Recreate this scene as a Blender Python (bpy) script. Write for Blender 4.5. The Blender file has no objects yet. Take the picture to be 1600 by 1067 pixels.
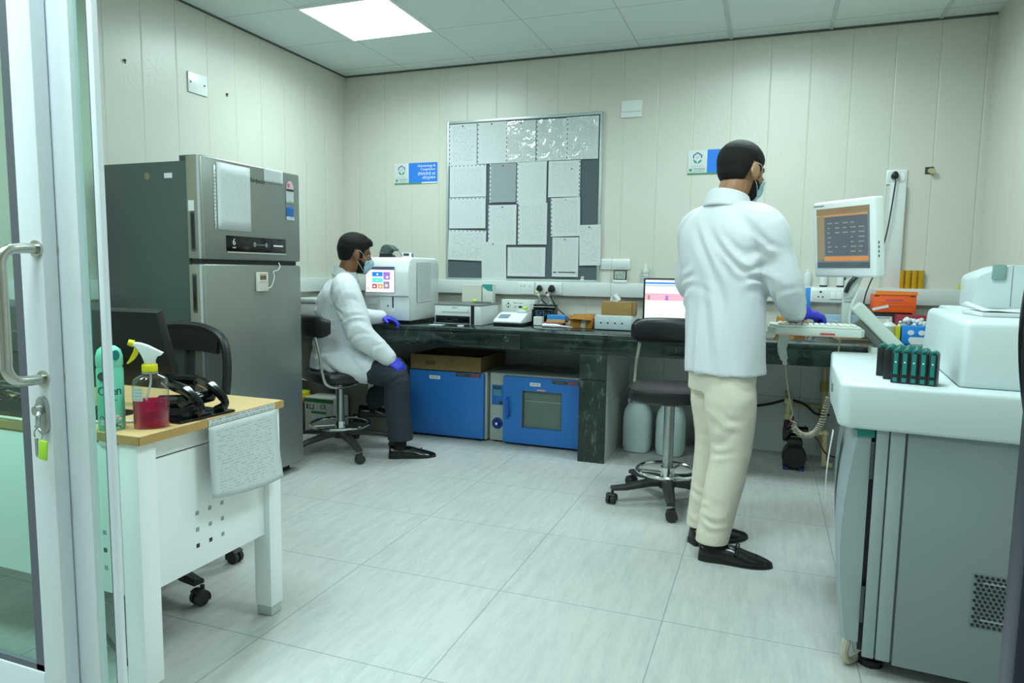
import bpy, bmesh, math, random
import numpy as np
from mathutils import Vector, Matrix
random.seed(7)
SC = bpy.context.scene
COL = SC.collection
PI = math.pi

# ---------------------------------------------------------------- camera
def make_camera():
    yaw, pitch, roll = 0.3549, 0.1026, 0.0141
    f = Vector((-math.sin(yaw)*math.cos(pitch), math.cos(yaw)*math.cos(pitch), -math.sin(pitch)))
    r = Vector((math.cos(yaw), math.sin(yaw), 0)); u = r.cross(f)
    r2 = r*math.cos(roll)+u*math.sin(roll); u2 = u*math.cos(roll)-r*math.sin(roll)
    m = Matrix((r2, u2, -f)).transposed().to_4x4()
    m.translation = (3.2978, -4.9269, 1.1921)
    cd = bpy.data.cameras.new('camera'); cd.sensor_width = 36; cd.lens = 36*1077.8/1600; cd.clip_start = 0.02
    o = bpy.data.objects.new('camera', cd); COL.objects.link(o); o.matrix_world = m
    SC.camera = o
make_camera()

# ---------------------------------------------------------------- world, exposure, lights
W = bpy.data.worlds.new('world'); SC.world = W; W.use_nodes = True
W.node_tree.nodes['Background'].inputs[0].default_value = (0.8, 1.0, 0.93, 1)
W.node_tree.nodes['Background'].inputs[1].default_value = 0.25
SC.view_settings.view_transform = 'Standard'; SC.view_settings.look = 'None'
SC.view_settings.gamma = 1; SC.view_settings.use_curve_mapping = False
SC.view_settings.exposure = 1.0
LIGHT_COL = (0.78, 1.0, 1.01)
PANEL_STRENGTH = 5.0      # glow of the diffuser itself
PANEL_WATTS = 8.0
PANELS = [(0.5833, -1.3617), (2.9833, -1.3617), (1.1833, -3.7617), (2.9833, -3.1617), (0.5833, -4.9617), (1.7833, -4.9617)]

# ---------------------------------------------------------------- materials
def S(r, g, b, a=1):
    def c(v):
        v = v/255
        return v/12.92 if v <= .04045 else ((v+.055)/1.055)**2.4
    return (c(r), c(g), c(b), a)
MATS = {}
class N:
    """small node-tree helper"""
    def __init__(self, name):
        self.m = bpy.data.materials.new(name); self.m.use_nodes = True
        self.t = self.m.node_tree; self.p = self.t.nodes['Principled BSDF']
    def n(self, kind, **kw):
        o = self.t.nodes.new(kind)
        for k, v in kw.items(): setattr(o, k, v)
        return o
    def l(self, a, b): self.t.links.new(a, b)
    def set(self, s, v): self.p.inputs[s].default_value = v
    def math(self, op, a, b=None, c=None):
        o = self.n('ShaderNodeMath', operation=op)
        for i, v in enumerate((a, b, c)):
            if v is None: continue
            if isinstance(v, (int, float)): o.inputs[i].default_value = v
            else: self.l(v, o.inputs[i])
        return o.outputs[0]
    def noise(self, scale, detail=3, vec=None, rough=.5):
        o = self.n('ShaderNodeTexNoise'); o.inputs['Scale'].default_value = scale; o.inputs['Detail'].default_value = detail
        o.inputs['Roughness'].default_value = rough
        if vec is not None: self.l(vec, o.inputs['Vector'])
        return o.outputs['Fac']
    def mix(self, fac, a, b):
        o = self.n('ShaderNodeMix', data_type='RGBA')
        if isinstance(fac, (int, float)): o.inputs[0].default_value = fac
        else: self.l(fac, o.inputs[0])
        for i, v in ((6, a), (7, b)):
            if isinstance(v, tuple): o.inputs[i].default_value = v
            else: self.l(v, o.inputs[i])
        return o.outputs[2]
    def ramp(self, fac, lo, hi):
        o = self.n('ShaderNodeMapRange'); o.inputs[1].default_value = lo; o.inputs[2].default_value = hi
        self.l(fac, o.inputs[0]); return o.outputs[0]
    def bump(self, h, strength=.2, dist=.01):
        o = self.n('ShaderNodeBump'); o.inputs['Strength'].default_value = strength; o.inputs['Distance'].default_value = dist
        self.l(h, o.inputs['Height']); self.l(o.outputs[0], self.p.inputs['Normal'])
    def obj(self):
        return self.n('ShaderNodeTexCoord').outputs['Object']
    def gen(self):
        return self.n('ShaderNodeTexCoord').outputs['Generated']
    def geo(self):
        return self.n('ShaderNodeNewGeometry').outputs['Position']
    def xyz(self, v):
        o = self.n('ShaderNodeSeparateXYZ'); self.l(v, o.inputs[0]); return o.outputs
    def scale(self, v, s):
        o = self.n('ShaderNodeMapping'); self.l(v, o.inputs[0]); o.inputs['Scale'].default_value = s; return o.outputs[0]

def mat(name, col, rough=.5, metal=0., var=.06, nscale=30, bump=0., coat=0., spec=.5, emit=0., sheen=0.):
    if name in MATS: return MATS[name]
    k = N(name); k.set('Roughness', rough); k.set('Metallic', metal); k.set('Specular IOR Level', spec)
    if coat: k.set('Coat Weight', coat); k.set('Coat Roughness', .1)
    if sheen: k.set('Sheen Weight', sheen)
    if var or bump:
        nz = k.noise(nscale, 3, k.obj())
    if var:
        d = tuple(c*(1-var) for c in col[:3])+(1,); e = tuple(min(1, c*(1+var)) for c in col[:3])+(1,)
        k.l(k.mix(nz, d, e), k.p.inputs['Base Color'])
    else: k.set('Base Color', col)
    if bump: k.bump(nz, bump)
    if emit: k.set('Emission Color', col); k.set('Emission Strength', emit)
    MATS[name] = k.m; return k.m

white_plastic = mat('white_plastic', S(214, 219, 217), .35, var=.02)
white_gloss = mat('white_gloss_plastic', S(232, 236, 234), .22, var=.02)
white_metal = mat('white_powder_coat', S(247, 249, 249), .4, var=.01)
alu = mat('white_aluminium', S(232, 238, 244), .32, var=.03)
gasket = mat('grey_gasket', S(92, 98, 106), .5)
steel = mat('brushed_steel', S(190, 190, 182), .27, 1, var=.08, nscale=80)
chrome = mat('chrome', S(215, 218, 216), .12, 1, var=.02)
worn_chrome = mat('worn_chrome', S(175, 180, 178), .3, 1, var=.2, nscale=25)
black_plastic = mat('black_plastic', S(22, 23, 25), .4, var=.15)
black_gloss = mat('black_gloss', S(12, 13, 15), .12, var=.05)
black_leather = mat('black_leather', S(22, 23, 26), .38, var=.15, nscale=120, bump=.08)
dark_rubber = mat('dark_rubber', S(38, 39, 40), .6, var=.2)
grey_plastic = mat('grey_plastic', S(105, 112, 112), .45)
dark_grey = mat('dark_grey', S(62, 66, 68), .45)
cardboard = mat('brown_cardboard', S(150, 118, 66), .8, var=.12, nscale=40)
kraft = mat('orange_cardboard', S(176, 120, 44), .75, var=.1, nscale=40)
dark_cardboard = mat('dull_cardboard', S(122, 98, 60), .85, var=.12, nscale=25)
blue_paint = mat('blue_enamel', S(38, 112, 190), .38, var=.04, nscale=12)
blue_dark = mat('dark_blue_plastic', S(20, 50, 130), .35)
grey_enamel = mat('grey_enamel', S(168, 174, 166), .45, var=.06, nscale=15)
paper_white = mat('plain_paper', S(212, 217, 217), .7, var=.02)
yellow_plastic = mat('yellow_plastic', S(232, 214, 20), .4)
lime = mat('lime_plastic', S(170, 225, 50), .4)
red_plastic = mat('red_plastic', S(190, 40, 50), .4)
teal_plastic = mat('teal_plastic', S(24, 128, 122), .35)
orange_card = mat('orange_card', S(238, 94, 22), .5, var=.04)
sky_blue_card = mat('sky_blue_card', S(50, 140, 215), .5, var=.04)
sign_blue = mat('sign_blue', S(40, 125, 225), .3, var=.02)
sign_green = mat('sign_green', S(60, 150, 110), .3, var=.02)
sign_navy = mat('sign_navy', S(36, 80, 140), .3, var=.02)
teal_ink = mat('teal_ink', S(60, 150, 140), .4, var=.02)
ink = mat('black_ink', S(40, 44, 46), .6, var=0)
grey_ink = mat('grey_ink', S(120, 126, 128), .6, var=0)
white_ink = mat('white_ink', S(235, 240, 240), .5, var=0)
dark_felt = mat('dark_felt', S(84, 96, 98), .95, var=.25, nscale=220)
granite_edge = None
cream_pvc = mat('cream_pvc_pipe', S(196, 186, 140), .45, var=.1)
white_cloth = mat('white_coat_cloth', S(210, 213, 216), .75, var=.02, nscale=200, bump=.04, sheen=.1)
beige_cloth = mat('beige_trouser_cloth', S(216, 209, 190), .8, var=.04, nscale=150, bump=.05)
dark_cloth = mat('dark_navy_cloth', S(36, 44, 52), .85, var=.08, nscale=150, bump=.05)
sock_cloth = mat('black_sock', S(18, 18, 22), .9)
shoe_leather = mat('black_shoe_leather', S(18, 17, 18), .2, var=.1, nscale=60, bump=.03)
glove_blue = mat('blue_nitrile', S(48, 56, 200), .45, var=.08, nscale=60, bump=.1)
mask_blue = mat('mask_blue', S(172, 208, 220), .8, var=.03, nscale=100)
hair_black = mat('black_hair', S(17, 17, 16), .6, var=.6, nscale=260, bump=.5, spec=.22)
skin_a = mat('brown_skin', S(148, 108, 74), .5, var=.08, nscale=60, bump=.03)
skin_b = mat('deep_brown_skin', S(124, 84, 52), .5, var=.08, nscale=60, bump=.03)
gold_foil = mat('gold_plastic', S(206, 164, 40), .25, .15, var=.08)
jug_mat = mat('milky_jug', S(196, 212, 208), .4, var=.04, nscale=8)

# ---------------------------------------------------------------- mesh building
class MB:
    def __init__(s): s.bm = bmesh.new(); s.mi = 0
    def _fin(s, faces):
        for f in faces: f.material_index = s.mi
    def box(s, x0, y0, z0, x1, y1, z1, bev=0, seg=2, M=None):
        b = s.bm
        vs = [b.verts.new((x, y, z)) for x in (x0, x1) for y in (y0, y1) for z in (z0, z1)]
        if M is not None:
            for v in vs: v.co = M @ v.co
        fs = [b.faces.new([vs[i] for i in q]) for q in ((0, 1, 3, 2), (4, 6, 7, 5), (0, 4, 5, 1), (2, 3, 7, 6), (0, 2, 6, 4), (1, 5, 7, 3))]
        s._fin(fs)
        if bev:
            es = list({e for f in fs for e in f.edges})
            r = bmesh.ops.bevel(b, geom=es, offset=bev, segments=seg, affect='EDGES', profile=.5)
            s._fin(r['faces'])
        return s
    def cbox(s, c, d, bev=0, seg=2, rot=None):
        M = Matrix.Translation(c)
        if rot is not None: M = M @ rot.to_4x4()
        h = [v/2 for v in d]
        return s.box(-h[0], -h[1], -h[2], h[0], h[1], h[2], bev, seg, M)
    def rings(s, rs, cap=True, closed=False):
        b = s.bm
        R = [[b.verts.new(p) for p in r] for r in rs]
        n = len(R[0]); fs = []
        m = len(R)
        for i in range(m if closed else m-1):
            A, B = R[i], R[(i+1) % m]
            for j in range(n):
                k = (j+1) % n
                fs.append(b.faces.new((A[j], A[k], B[k], B[j])))
        if cap and not closed:
            fs.append(b.faces.new(list(reversed(R[0])))); fs.append(b.faces.new(R[-1]))
        s._fin(fs); return s
    def cyl(s, p0, p1, r0, r1=None, n=24, cap=True):
        r1 = r0 if r1 is None else r1
        p0, p1 = Vector(p0), Vector(p1); d = (p1-p0).normalized()
        a = d.orthogonal().normalized(); c = d.cross(a)
        def ring(p, r): return [p+(a*math.cos(2*PI*i/n)+c*math.sin(2*PI*i/n))*r for i in range(n)]
        return s.rings([ring(p0, r0), ring(p1, r1)], cap)
    def tube(s, pts, r, n=10, sub=0, closed=False):
        pts = [Vector(p) for p in pts]
        if sub: pts = spline(pts, sub, closed)
        rad = r if hasattr(r, '__len__') else [r]*len(pts)
        rs = []; m = len(pts); a = None
        for i, p in enumerate(pts):
            if closed: d = pts[(i+1) % m]-pts[i-1]
            else: d = pts[min(i+1, m-1)]-pts[max(i-1, 0)]
            if d.length < 1e-9: d = Vector((0, 0, 1))
            d.normalize()
            if a is None: a = d.orthogonal().normalized()
            a = a-d*a.dot(d)
            if a.length < 1e-6: a = d.orthogonal()
            a.normalize(); c = d.cross(a)
            rr = rad[min(i, len(rad)-1)]
            rs.append([p+(a*math.cos(2*PI*j/n)+c*math.sin(2*PI*j/n))*rr for j in range(n)])
        return s.rings(rs, True, closed)
    def lathe(s, prof, c=(0, 0, 0), n=32, axis='z'):
        c = Vector(c); rs = []
        for r, z in prof:
            r = max(r, .0004); ring = []
            for i in range(n):
                u, v = r*math.cos(2*PI*i/n), r*math.sin(2*PI*i/n)
                ring.append(c+Vector({'z': (u, v, z), 'y': (u, z, -v), 'x': (z, u, v)}[axis]))
            rs.append(ring)
        return s.rings(rs)
    def prism(s, poly, d0, d1, plane='xz', bev=0, seg=2):
        def P(u, v, d): return {'xz': (u, d, v), 'xy': (u, v, d), 'yz': (d, u, v)}[plane]
        b = s.bm
        A = [b.verts.new(P(u, v, d0)) for u, v in poly]; B = [b.verts.new(P(u, v, d1)) for u, v in poly]
        n = len(poly); fs = [b.faces.new(A), b.faces.new(list(reversed(B)))]
        for i in range(n):
            j = (i+1) % n; fs.append(b.faces.new((A[j], A[i], B[i], B[j])))
        s._fin(fs)
        if bev:
            es = list({e for f in fs for e in f.edges})
            r = bmesh.ops.bevel(b, geom=es, offset=bev, segments=seg, affect='EDGES', profile=.5); s._fin(r['faces'])
        return s
    def ell(s, c, rad, n=20, rot=None):
        r = bmesh.ops.create_uvsphere(s.bm, u_segments=n, v_segments=max(8, n//2+2), radius=1)
        M = Matrix.Translation(c)
        if rot is not None: M = M @ rot.to_4x4()
        if not hasattr(rad, '__len__'): rad = (rad,)*3
        M = M @ Matrix.Diagonal((*rad, 1))
        for v in r['verts']: v.co = M @ v.co
        s._fin({f for v in r['verts'] for f in v.link_faces}); return s
    def quad(s, pts):
        s._fin([s.bm.faces.new([s.bm.verts.new(p) for p in pts])]); return s
    def sheet(s, fn, nu, nv):
        g = [[s.bm.verts.new(fn(i/nu, j/nv)) for j in range(nv+1)] for i in range(nu+1)]
        s._fin([s.bm.faces.new((g[i][j], g[i+1][j], g[i+1][j+1], g[i][j+1])) for i in range(nu) for j in range(nv)]); return s
    def mesh(s, name, mats, angle=35):
        bmesh.ops.recalc_face_normals(s.bm, faces=s.bm.faces)
        me = bpy.data.meshes.new(name); s.bm.to_mesh(me); s.bm.free()
        for m in (mats if isinstance(mats, (list, tuple)) else [mats]): me.materials.append(m)
        me.polygons.foreach_set('use_smooth', [True]*len(me.polygons))
        me.set_sharp_from_angle(angle=math.radians(angle))
        return me
    def build(s, name, mats, parent=None, loc=(0, 0, 0), rot=(0, 0, 0), angle=35):
        return link(name, s.mesh(name, mats, angle), parent, loc, rot)

def spline(pts, sub, closed=False):
    out = []; m = len(pts)
    for i in range(m if closed else m-1):
        if closed: p0, p1, p2, p3 = pts[i-1], pts[i], pts[(i+1) % m], pts[(i+2) % m]
        else: p0, p1, p2, p3 = pts[max(i-1, 0)], pts[i], pts[i+1], pts[min(i+2, m-1)]
        for k in range(sub):
            t = k/sub
            out.append(.5*((2*p1)+(p2-p0)*t+(2*p0-5*p1+4*p2-p3)*t*t+(3*p1-p0-3*p2+p3)*t**3))
    if not closed: out.append(pts[-1])
    return out
def link(name, me, parent=None, loc=(0, 0, 0), rot=(0, 0, 0)):
    o = bpy.data.objects.new(name, me); COL.objects.link(o)
    o.parent = parent; o.location = loc; o.rotation_euler = rot
    return o
def tag(o, label, cat, group=None, kind=None):
    o['label'] = label; o['category'] = cat
    if group: o['group'] = group
    if kind: o['kind'] = kind
    return o
def thing(name, label, cat, loc=(0, 0, 0), rz=0, group=None):
    o = bpy.data.objects.new(name, None); COL.objects.link(o)
    o.empty_display_size = .05; o.location = loc; o.rotation_euler = (0, 0, rz)
    return tag(o, label, cat, group)
def struct(o):
    o['kind'] = 'structure'; return o
def copy_tree(o, parent=None):
    c = o.copy(); COL.objects.link(c); c.parent = parent
    for ch in list(o.children): copy_tree(ch, c)
    return c
def text(name, body, size, m, parent=None, loc=(0, 0, 0), rot=(0, 0, 0), align='CENTER', ext=.0004, sx=1.0, shear=0):
    cu = bpy.data.curves.new(name, 'FONT'); cu.body = body; cu.size = size; cu.align_x = align; cu.align_y = 'CENTER'
    cu.extrude = ext; cu.resolution_u = 3; cu.shear = shear
    t = bpy.data.objects.new(name, cu); COL.objects.link(t)
    dg = bpy.context.evaluated_depsgraph_get()
    me = bpy.data.meshes.new_from_object(t.evaluated_get(dg)); me.name = name
    bpy.data.objects.remove(t); bpy.data.curves.remove(cu)
    me.materials.clear(); me.materials.append(m)
    o = link(name, me, parent, loc, rot); o.scale = (sx, 1, 1)
    return o
RX = (PI/2, 0, 0)            # text standing up facing -y
RXE = (PI/2, 0, PI/2)        # text standing up facing +x

def printed(name, rows=30, heavy=.5, base=(206, 211, 211), u=0, v=2, margin=.1, cols=14):
    """paper printed with unreadable rows of small print, laid out over the sheet's own extent"""
    if name in MATS: return MATS[name]
    k = N(name); k.set('Roughness', .6)
    g = k.xyz(k.gen()); U, V = g[u], g[v]
    row = k.math('FRACT', k.math('MULTIPLY', V, rows))
    line = k.math('MULTIPLY', k.math('GREATER_THAN', row, .3), k.math('LESS_THAN', row, .72))
    cx = k.n('ShaderNodeCombineXYZ'); k.l(k.math('MULTIPLY', U, cols), cx.inputs[0]); k.l(k.math('FLOOR', k.math('MULTIPLY', V, rows)), cx.inputs[1])
    w = k.math('GREATER_THAN', k.noise(1.7, 4, cx.outputs[0], .8), .5)
    ins = k.math('MULTIPLY', k.math('LESS_THAN', k.math('ABSOLUTE', k.math('SUBTRACT', U, .5)), .5-margin),
                 k.math('LESS_THAN', k.math('ABSOLUTE', k.math('SUBTRACT', V, .52)), .5-margin*.8))
    f = k.math('MULTIPLY', k.math('MULTIPLY', line, w), k.math('MULTIPLY', ins, heavy*.8))
    k.l(k.mix(f, S(*base), S(96, 104, 108)), k.p.inputs['Base Color'])
    MATS[name] = k.m; return k.m
# ================================================================ THE ROOM
RW, CZ, YB = 4.4763, 2.7316, -7.4
def wall_mat(name, axis, off):
    k = N(name); k.set('Roughness', .34); k.set('Specular IOR Level', .5)
    g = k.geo(); c = k.xyz(g)
    t = k.math('FRACT', k.math('MULTIPLY', k.math('ADD', c[axis], 20-off), 1/.2395))
    d = k.math('MULTIPLY', k.math('ABSOLUTE', k.math('SUBTRACT', t, .5)), 2)       # 1 at a seam
    seam = k.math('GREATER_THAN', d, .983)
    n = k.noise(2.2, 3, g)
    base = k.mix(n, S(206, 205, 193), S(212, 211, 199))
    k.l(k.mix(k.math('MULTIPLY', seam, .2), base, S(170, 168, 150)), k.p.inputs['Base Color'])
    # embossed sprig pattern of the panels, strongest in patches
    w = k.n('ShaderNodeTexWave'); w.inputs['Scale'].default_value = 9; w.inputs['Distortion'].default_value = 14
    w.inputs['Detail'].default_value = 3; w.inputs['Detail Scale'].default_value = 2.2; k.l(g, w.inputs['Vector'])
    patch = k.ramp(k.noise(1.3, 1, g), .5, .62)
    h = k.math('ADD', k.math('MULTIPLY', k.math('MULTIPLY', w.outputs['Fac'], patch), .25), k.math('MULTIPLY', k.ramp(d, .955, .99), -1.0))
    k.bump(h, .5, .004)
    return k.m
def floor_mat():
    k = N('floor_tile'); g = k.geo(); c = k.xyz(g)
    def grid(a, off): 
        t = k.math('FRACT', k.math('MULTIPLY', k.math('ADD', a, 60-off), 1/.6))
        return k.math('ABSOLUTE', k.math('SUBTRACT', t, .5))
    gx, gy = grid(c[0], 2.4081), grid(c[1], -2.6202)
    line = k.math('GREATER_THAN', k.math('MAXIMUM', gx, gy), .4966)
    st = k.noise(4.2, 8, k.scale(g, (6.5, 1.0, 1)), .68)
    fine = k.noise(26, 5, k.scale(g, (3.5, 1.0, 1)), .7)
    cl = k.noise(1.6, 3, g)
    f = k.ramp(k.math('ADD', k.math('MULTIPLY', st, .65), k.math('ADD', k.math('MULTIPLY', fine, .3), k.math('MULTIPLY', cl, .25))), .52, .80)
    col = k.mix(f, S(190, 190, 187), S(166, 168, 166))
    k.l(k.mix(k.math('MULTIPLY', line, .75), col, S(120, 130, 126)), k.p.inputs['Base Color'])
    k.l(k.math('ADD', k.math('MULTIPLY', st, .25), .34), k.p.inputs['Roughness'])
    k.bump(k.math('SUBTRACT', k.math('MULTIPLY', st, .2), line), .12, .003)
    return k.m
def ceil_mat():
    k = N('ceiling_tile'); g = k.geo(); c = k.xyz(g); k.set('Roughness', .7)
    def grid(a, off):
        t = k.math('FRACT', k.math('MULTIPLY', k.math('ADD', a, 60-off), 1/.6))
        return k.math('ABSOLUTE', k.math('SUBTRACT', t, .5))
    line = k.math('GREATER_THAN', k.math('MAXIMUM', grid(c[0], .5833), grid(c[1], -.1617)), .4945)
    n = k.noise(90, 3, g)
    col = k.mix(n, S(218, 228, 225), S(226, 235, 232))
    k.l(k.mix(k.math('MULTIPLY', line, .45), col, S(110, 122, 116)), k.p.inputs['Base Color'])
    k.bump(k.math('SUBTRACT', k.math('MULTIPLY', n, .15), line), .2, .003)
    return k.m
def tile_mat():
    k = N('white_wall_tile'); g = k.geo(); c = k.xyz(g); k.set('Roughness', .22)
    t = k.math('ABSOLUTE', k.math('SUBTRACT', k.math('FRACT', k.math('MULTIPLY', k.math('ADD', k.math('ADD', c[0], c[1]), 40-3.312), 1/.3)), .5))
    s = k.math('ABSOLUTE', k.math('SUBTRACT', k.math('FRACT', k.math('MULTIPLY', k.math('ADD', c[2], 40-.425), 1/.425)), .5))
    line = k.math('MAXIMUM', k.math('GREATER_THAN', t, .4945), k.math('GREATER_THAN', s, .496))
    k.l(k.mix(k.math('MULTIPLY', line, .6), S(196, 204, 202), S(96, 106, 104)), k.p.inputs['Base Color'])
    return k.m
def granite():
    k = N('dark_green_granite'); g = k.geo(); k.set('Roughness', .12)
    v = k.n('ShaderNodeTexVoronoi', feature='DISTANCE_TO_EDGE'); v.inputs['Scale'].default_value = 2.6
    ns = k.n('ShaderNodeTexNoise'); ns.inputs['Scale'].default_value = 4; ns.inputs['Detail'].default_value = 8
    k.l(g, ns.inputs['Vector'])
    ad = k.n('ShaderNodeVectorMath', operation='ADD'); k.l(g, ad.inputs[0]); k.l(ns.outputs['Color'], ad.inputs[1]); k.l(ad.outputs[0], v.inputs['Vector'])
    vein = k.math('LESS_THAN', v.outputs['Distance'], .006)
    patch = k.math('GREATER_THAN', k.noise(3.3, 6, g, .65), .56)
    b = k.mix(k.noise(11, 6, g), S(10, 16, 17), S(38, 56, 52))
    b = k.mix(k.math('MULTIPLY', patch, .16), b, S(84, 110, 98))
    k.l(k.mix(k.math('MULTIPLY', vein, k.math('MULTIPLY', k.ramp(k.noise(7, 5, g, .7), .5, .75), .7)), b, S(168, 184, 174)), k.p.inputs['Base Color'])
    return k.m
def worn_granite():
    k = N('worn_green_granite'); g = k.geo(); k.set('Roughness', .3)
    b = k.mix(k.noise(11, 6, g), S(10, 18, 18), S(40, 60, 54))
    sc = k.ramp(k.noise(24, 8, k.scale(g, (1, 1, .35)), .75), .54, .66)
    k.l(k.mix(k.math('MULTIPLY', sc, .6), b, S(120, 140, 120)), k.p.inputs['Base Color'])
    return k.m
M_TILE, M_GRAN, M_WORN = tile_mat(), granite(), worn_granite()
M_CEIL = ceil_mat()
wb, wl = wall_mat('cream_wall_panel_back', 0, 3.362), wall_mat('cream_wall_panel_side', 1, -1.595)
T_ = .12
struct(MB().box(-T_, YB-T_, -.1, RW+T_, T_, 0).build('floor', floor_mat()))
struct(MB().box(-T_, YB-T_, CZ, RW+T_, T_, CZ+.1).build('ceiling', M_CEIL))
struct(MB().box(-T_, 0, 0, RW+T_, T_, CZ).build('wall_back', wb))
struct(MB().box(-T_, YB, 0, 0, 0, CZ).build('wall_left', wl))
struct(MB().box(RW, YB, 0, RW+T_, 0, CZ).build('wall_right', wl))
struct(MB().box(-T_, YB-T_, 0, RW+T_, YB, CZ).build('wall_front', wb))
# tiled band of the back wall below the counter
struct(MB().box(0, -.012, 0, RW, 0, .68).build('trim_1', M_TILE))
# ceiling T bars that show as pale strips, and a dark shadow gap along the walls
tb = mat('ceiling_bar', S(196, 206, 204), .5, var=.02)
for i, x in enumerate((2.9833, 3.5833, 4.1833)):
    struct(MB().box(x-.011, -4.0, CZ-.006, x+.011, -.005, CZ).build('trim_%d' % (2+i), tb))
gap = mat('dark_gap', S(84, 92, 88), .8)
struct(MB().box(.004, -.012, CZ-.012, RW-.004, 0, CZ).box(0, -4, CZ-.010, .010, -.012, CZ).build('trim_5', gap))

# ceiling light panels
diff = N('lit_diffuser'); diff.set('Base Color', (1, 1, 1, 1)); diff.set('Emission Color', (*LIGHT_COL, 1)); diff.set('Emission Strength', PANEL_STRENGTH)
names = ['square white ceiling light panel glowing above the fridge side of the room', 'square ceiling light panel above the standing man in the lab',
         'square ceiling light panel above the wooden desk by the door', 'square ceiling light panel above the front of the floor analyzer',
         'square ceiling light panel in the corridor nearest the left wall', 'square ceiling light panel in the corridor outside the glass door']
for (x, y), lb in zip(PANELS, names):
    t = thing('ceiling_light', lb, 'ceiling light', (x+.3, y+.3, CZ), group='square ceiling light panels')
    b = MB()
    for a in (-1, 1):
        b.box(a*.298-.008, -.306, -.012, a*.298+.008, .306, 0); b.box(-.29, a*.298-.008, -.012, .29, a*.298+.008, 0)
    b.build('frame', white_metal, t)
    MB().box(-.29, -.29, -.009, .29, .29, -.002).build('diffuser', diff.m, t)
    ld = bpy.data.lights.new('ceiling_lamp', 'AREA'); ld.shape = 'SQUARE'; ld.size = .575; ld.energy = PANEL_WATTS; ld.color = LIGHT_COL; ld.spread = math.radians(162)
    lo = bpy.data.objects.new('ceiling_lamp', ld); COL.objects.link(lo); lo.parent = t; lo.location = (0, 0, -.0095)

# trunking along the walls
def trunk(name, x0, y0, z0, x1, y1, z1, ax):
    b = MB().box(x0, y0, z0, x1, y1, z1, .004)
    return struct(b.build(name, white_plastic))
trunk('trim_6', .05, -.05, 1.012, RW, 0, 1.114, 0)
trunk('trim_7', 0, -3.9, 1.012, .05, 0, 1.114, 1)
b = MB().box(3.967, -.04, 1.114, 4.058, 0, 1.757, .003); b.box(3.966, -.041, 1.112, 3.970, -.036, 1.757); struct(b.build('trim_8', white_plastic))
# white board strip between trunking and counter (cable shelf back) keeps the wall look
# ---- glass partition with door
gl = N('green_glass')
nt = gl.t; nt.nodes.remove(gl.p)
tr = nt.nodes.new('ShaderNodeBsdfTransparent'); tr.inputs[0].default_value = (.80, .92, .87, 1)
gs = nt.nodes.new('ShaderNodeBsdfGlossy'); gs.inputs[0].default_value = (.9, 1, .96, 1); gs.inputs['Roughness'].default_value = .02
mx = nt.nodes.new('ShaderNodeMixShader'); mx.inputs[0].default_value = .05
nt.links.new(tr.outputs[0], mx.inputs[1]); nt.links.new(gs.outputs[0], mx.inputs[2])
nt.links.new(mx.outputs[0], nt.nodes['Material Output'].inputs[0])
GLASS = gl.m
DY = -3.95
door = bpy.data.objects.new('door_1', None); COL.objects.link(door); door.location = (1.93, DY, 0); door['kind'] = 'structure'
MB().box(-.066, 0, .02, 0, .032, 2.5, .003).build('stile', alu, door)
MB().box(-.094, .004, .09, -.066, .014, 2.5).build('gasket', gasket, door)
MB().box(-1.0, .012, .30, -.07, .018, 2.5).build('glass', GLASS, door)
MB().box(-1.0, 0, .02, -.066, .03, .308, .003).build('bottom_rail', alu, door)
MB().box(-1.0, .004, .308, -.07, .014, .322).build('gasket', gasket, door)
# two pull handles, one on each face
def handle(sy, y0):
    h = MB(); x = -.016; R = .0105
    def Y(d): return y0+sy*d
    h.tube([(x, Y(0), 1.222), (x, Y(.035), 1.222), (x-.002, Y(.058), 1.216), (x-.003, Y(.070), 1.195), (x-.003, Y(.070), 1.15), (x-.003, Y(.070), 1.02), (x-.003, Y(.070), .985), (x-.002, Y(.058), .964), (x, Y(.035), .958), (x, Y(0), .958)], R, 14, 5)
    for z in (1.222, .958): h.cyl((x, Y(-.001), z), (x, Y(.004), z), .017)
    return h.build('handle', steel, door)
handle(-1, 0); handle(1, .032)
k = MB().prism([(.017*math.cos(a), .024*math.sin(a)+(.016 if math.sin(a) > 0 else -.016)) for a in np.linspace(0, 2*PI, 28, endpoint=False)], -.008, .001, 'xz', .002)
k.cyl((0, -.007, .012), (0, -.02, .012), .010, n=18)
lk = k.build('lock', worn_chrome, door, (-.020, 0, .882))
# jamb the door closes against, and the fixed side pane
struct(MB().box(1.90, DY+.034, 0, 1.988, DY+.054, CZ, .002).build('trim_9', alu))
win = MB().box(1.985, DY+.046, 0, 2.032, DY+.052, CZ).build('window_1', GLASS); win['kind'] = 'structure'
MB().box(2.0285, DY+.042, 0, 2.043, DY+.055, CZ, .0015).build('edge_trim', alu, win)
MB().box(2.025, DY+.0435, 0, 2.0285, DY+.054, CZ).build('gasket', gasket, win)
# keys hanging from the lock
kt = thing('key_ring', 'keys on a ring with a lime green tag hanging in the door lock', 'keys', (1.910, DY-.012, .882))
b = MB().tube([(0, 0, .014), (.01, -.006, .008), (.014, -.012, 0), (.010, -.010, -.014), (.006, -.01, -.02)], .0045, 8, 4); b.build('key', worn_chrome, kt)
b = MB().tube([(.013+.012*math.cos(a), -.012, -.034+.012*math.sin(a)) for a in np.linspace(0, 2*PI, 16, endpoint=False)], .0014, 6, 0, True); b.build('ring', steel, kt)
MB().prism([(.004, -.042), (.011, -.042), (.011, -.075), (.007, -.082), (.004, -.075)], -.014, -.012).build('key', worn_chrome, kt)
b = MB().cbox((.030, -.016, -.064), (.023, .004, .04), .0015, 2, Matrix.Rotation(.12, 3, 'Y')); b.build('tag', lime, kt)
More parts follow.
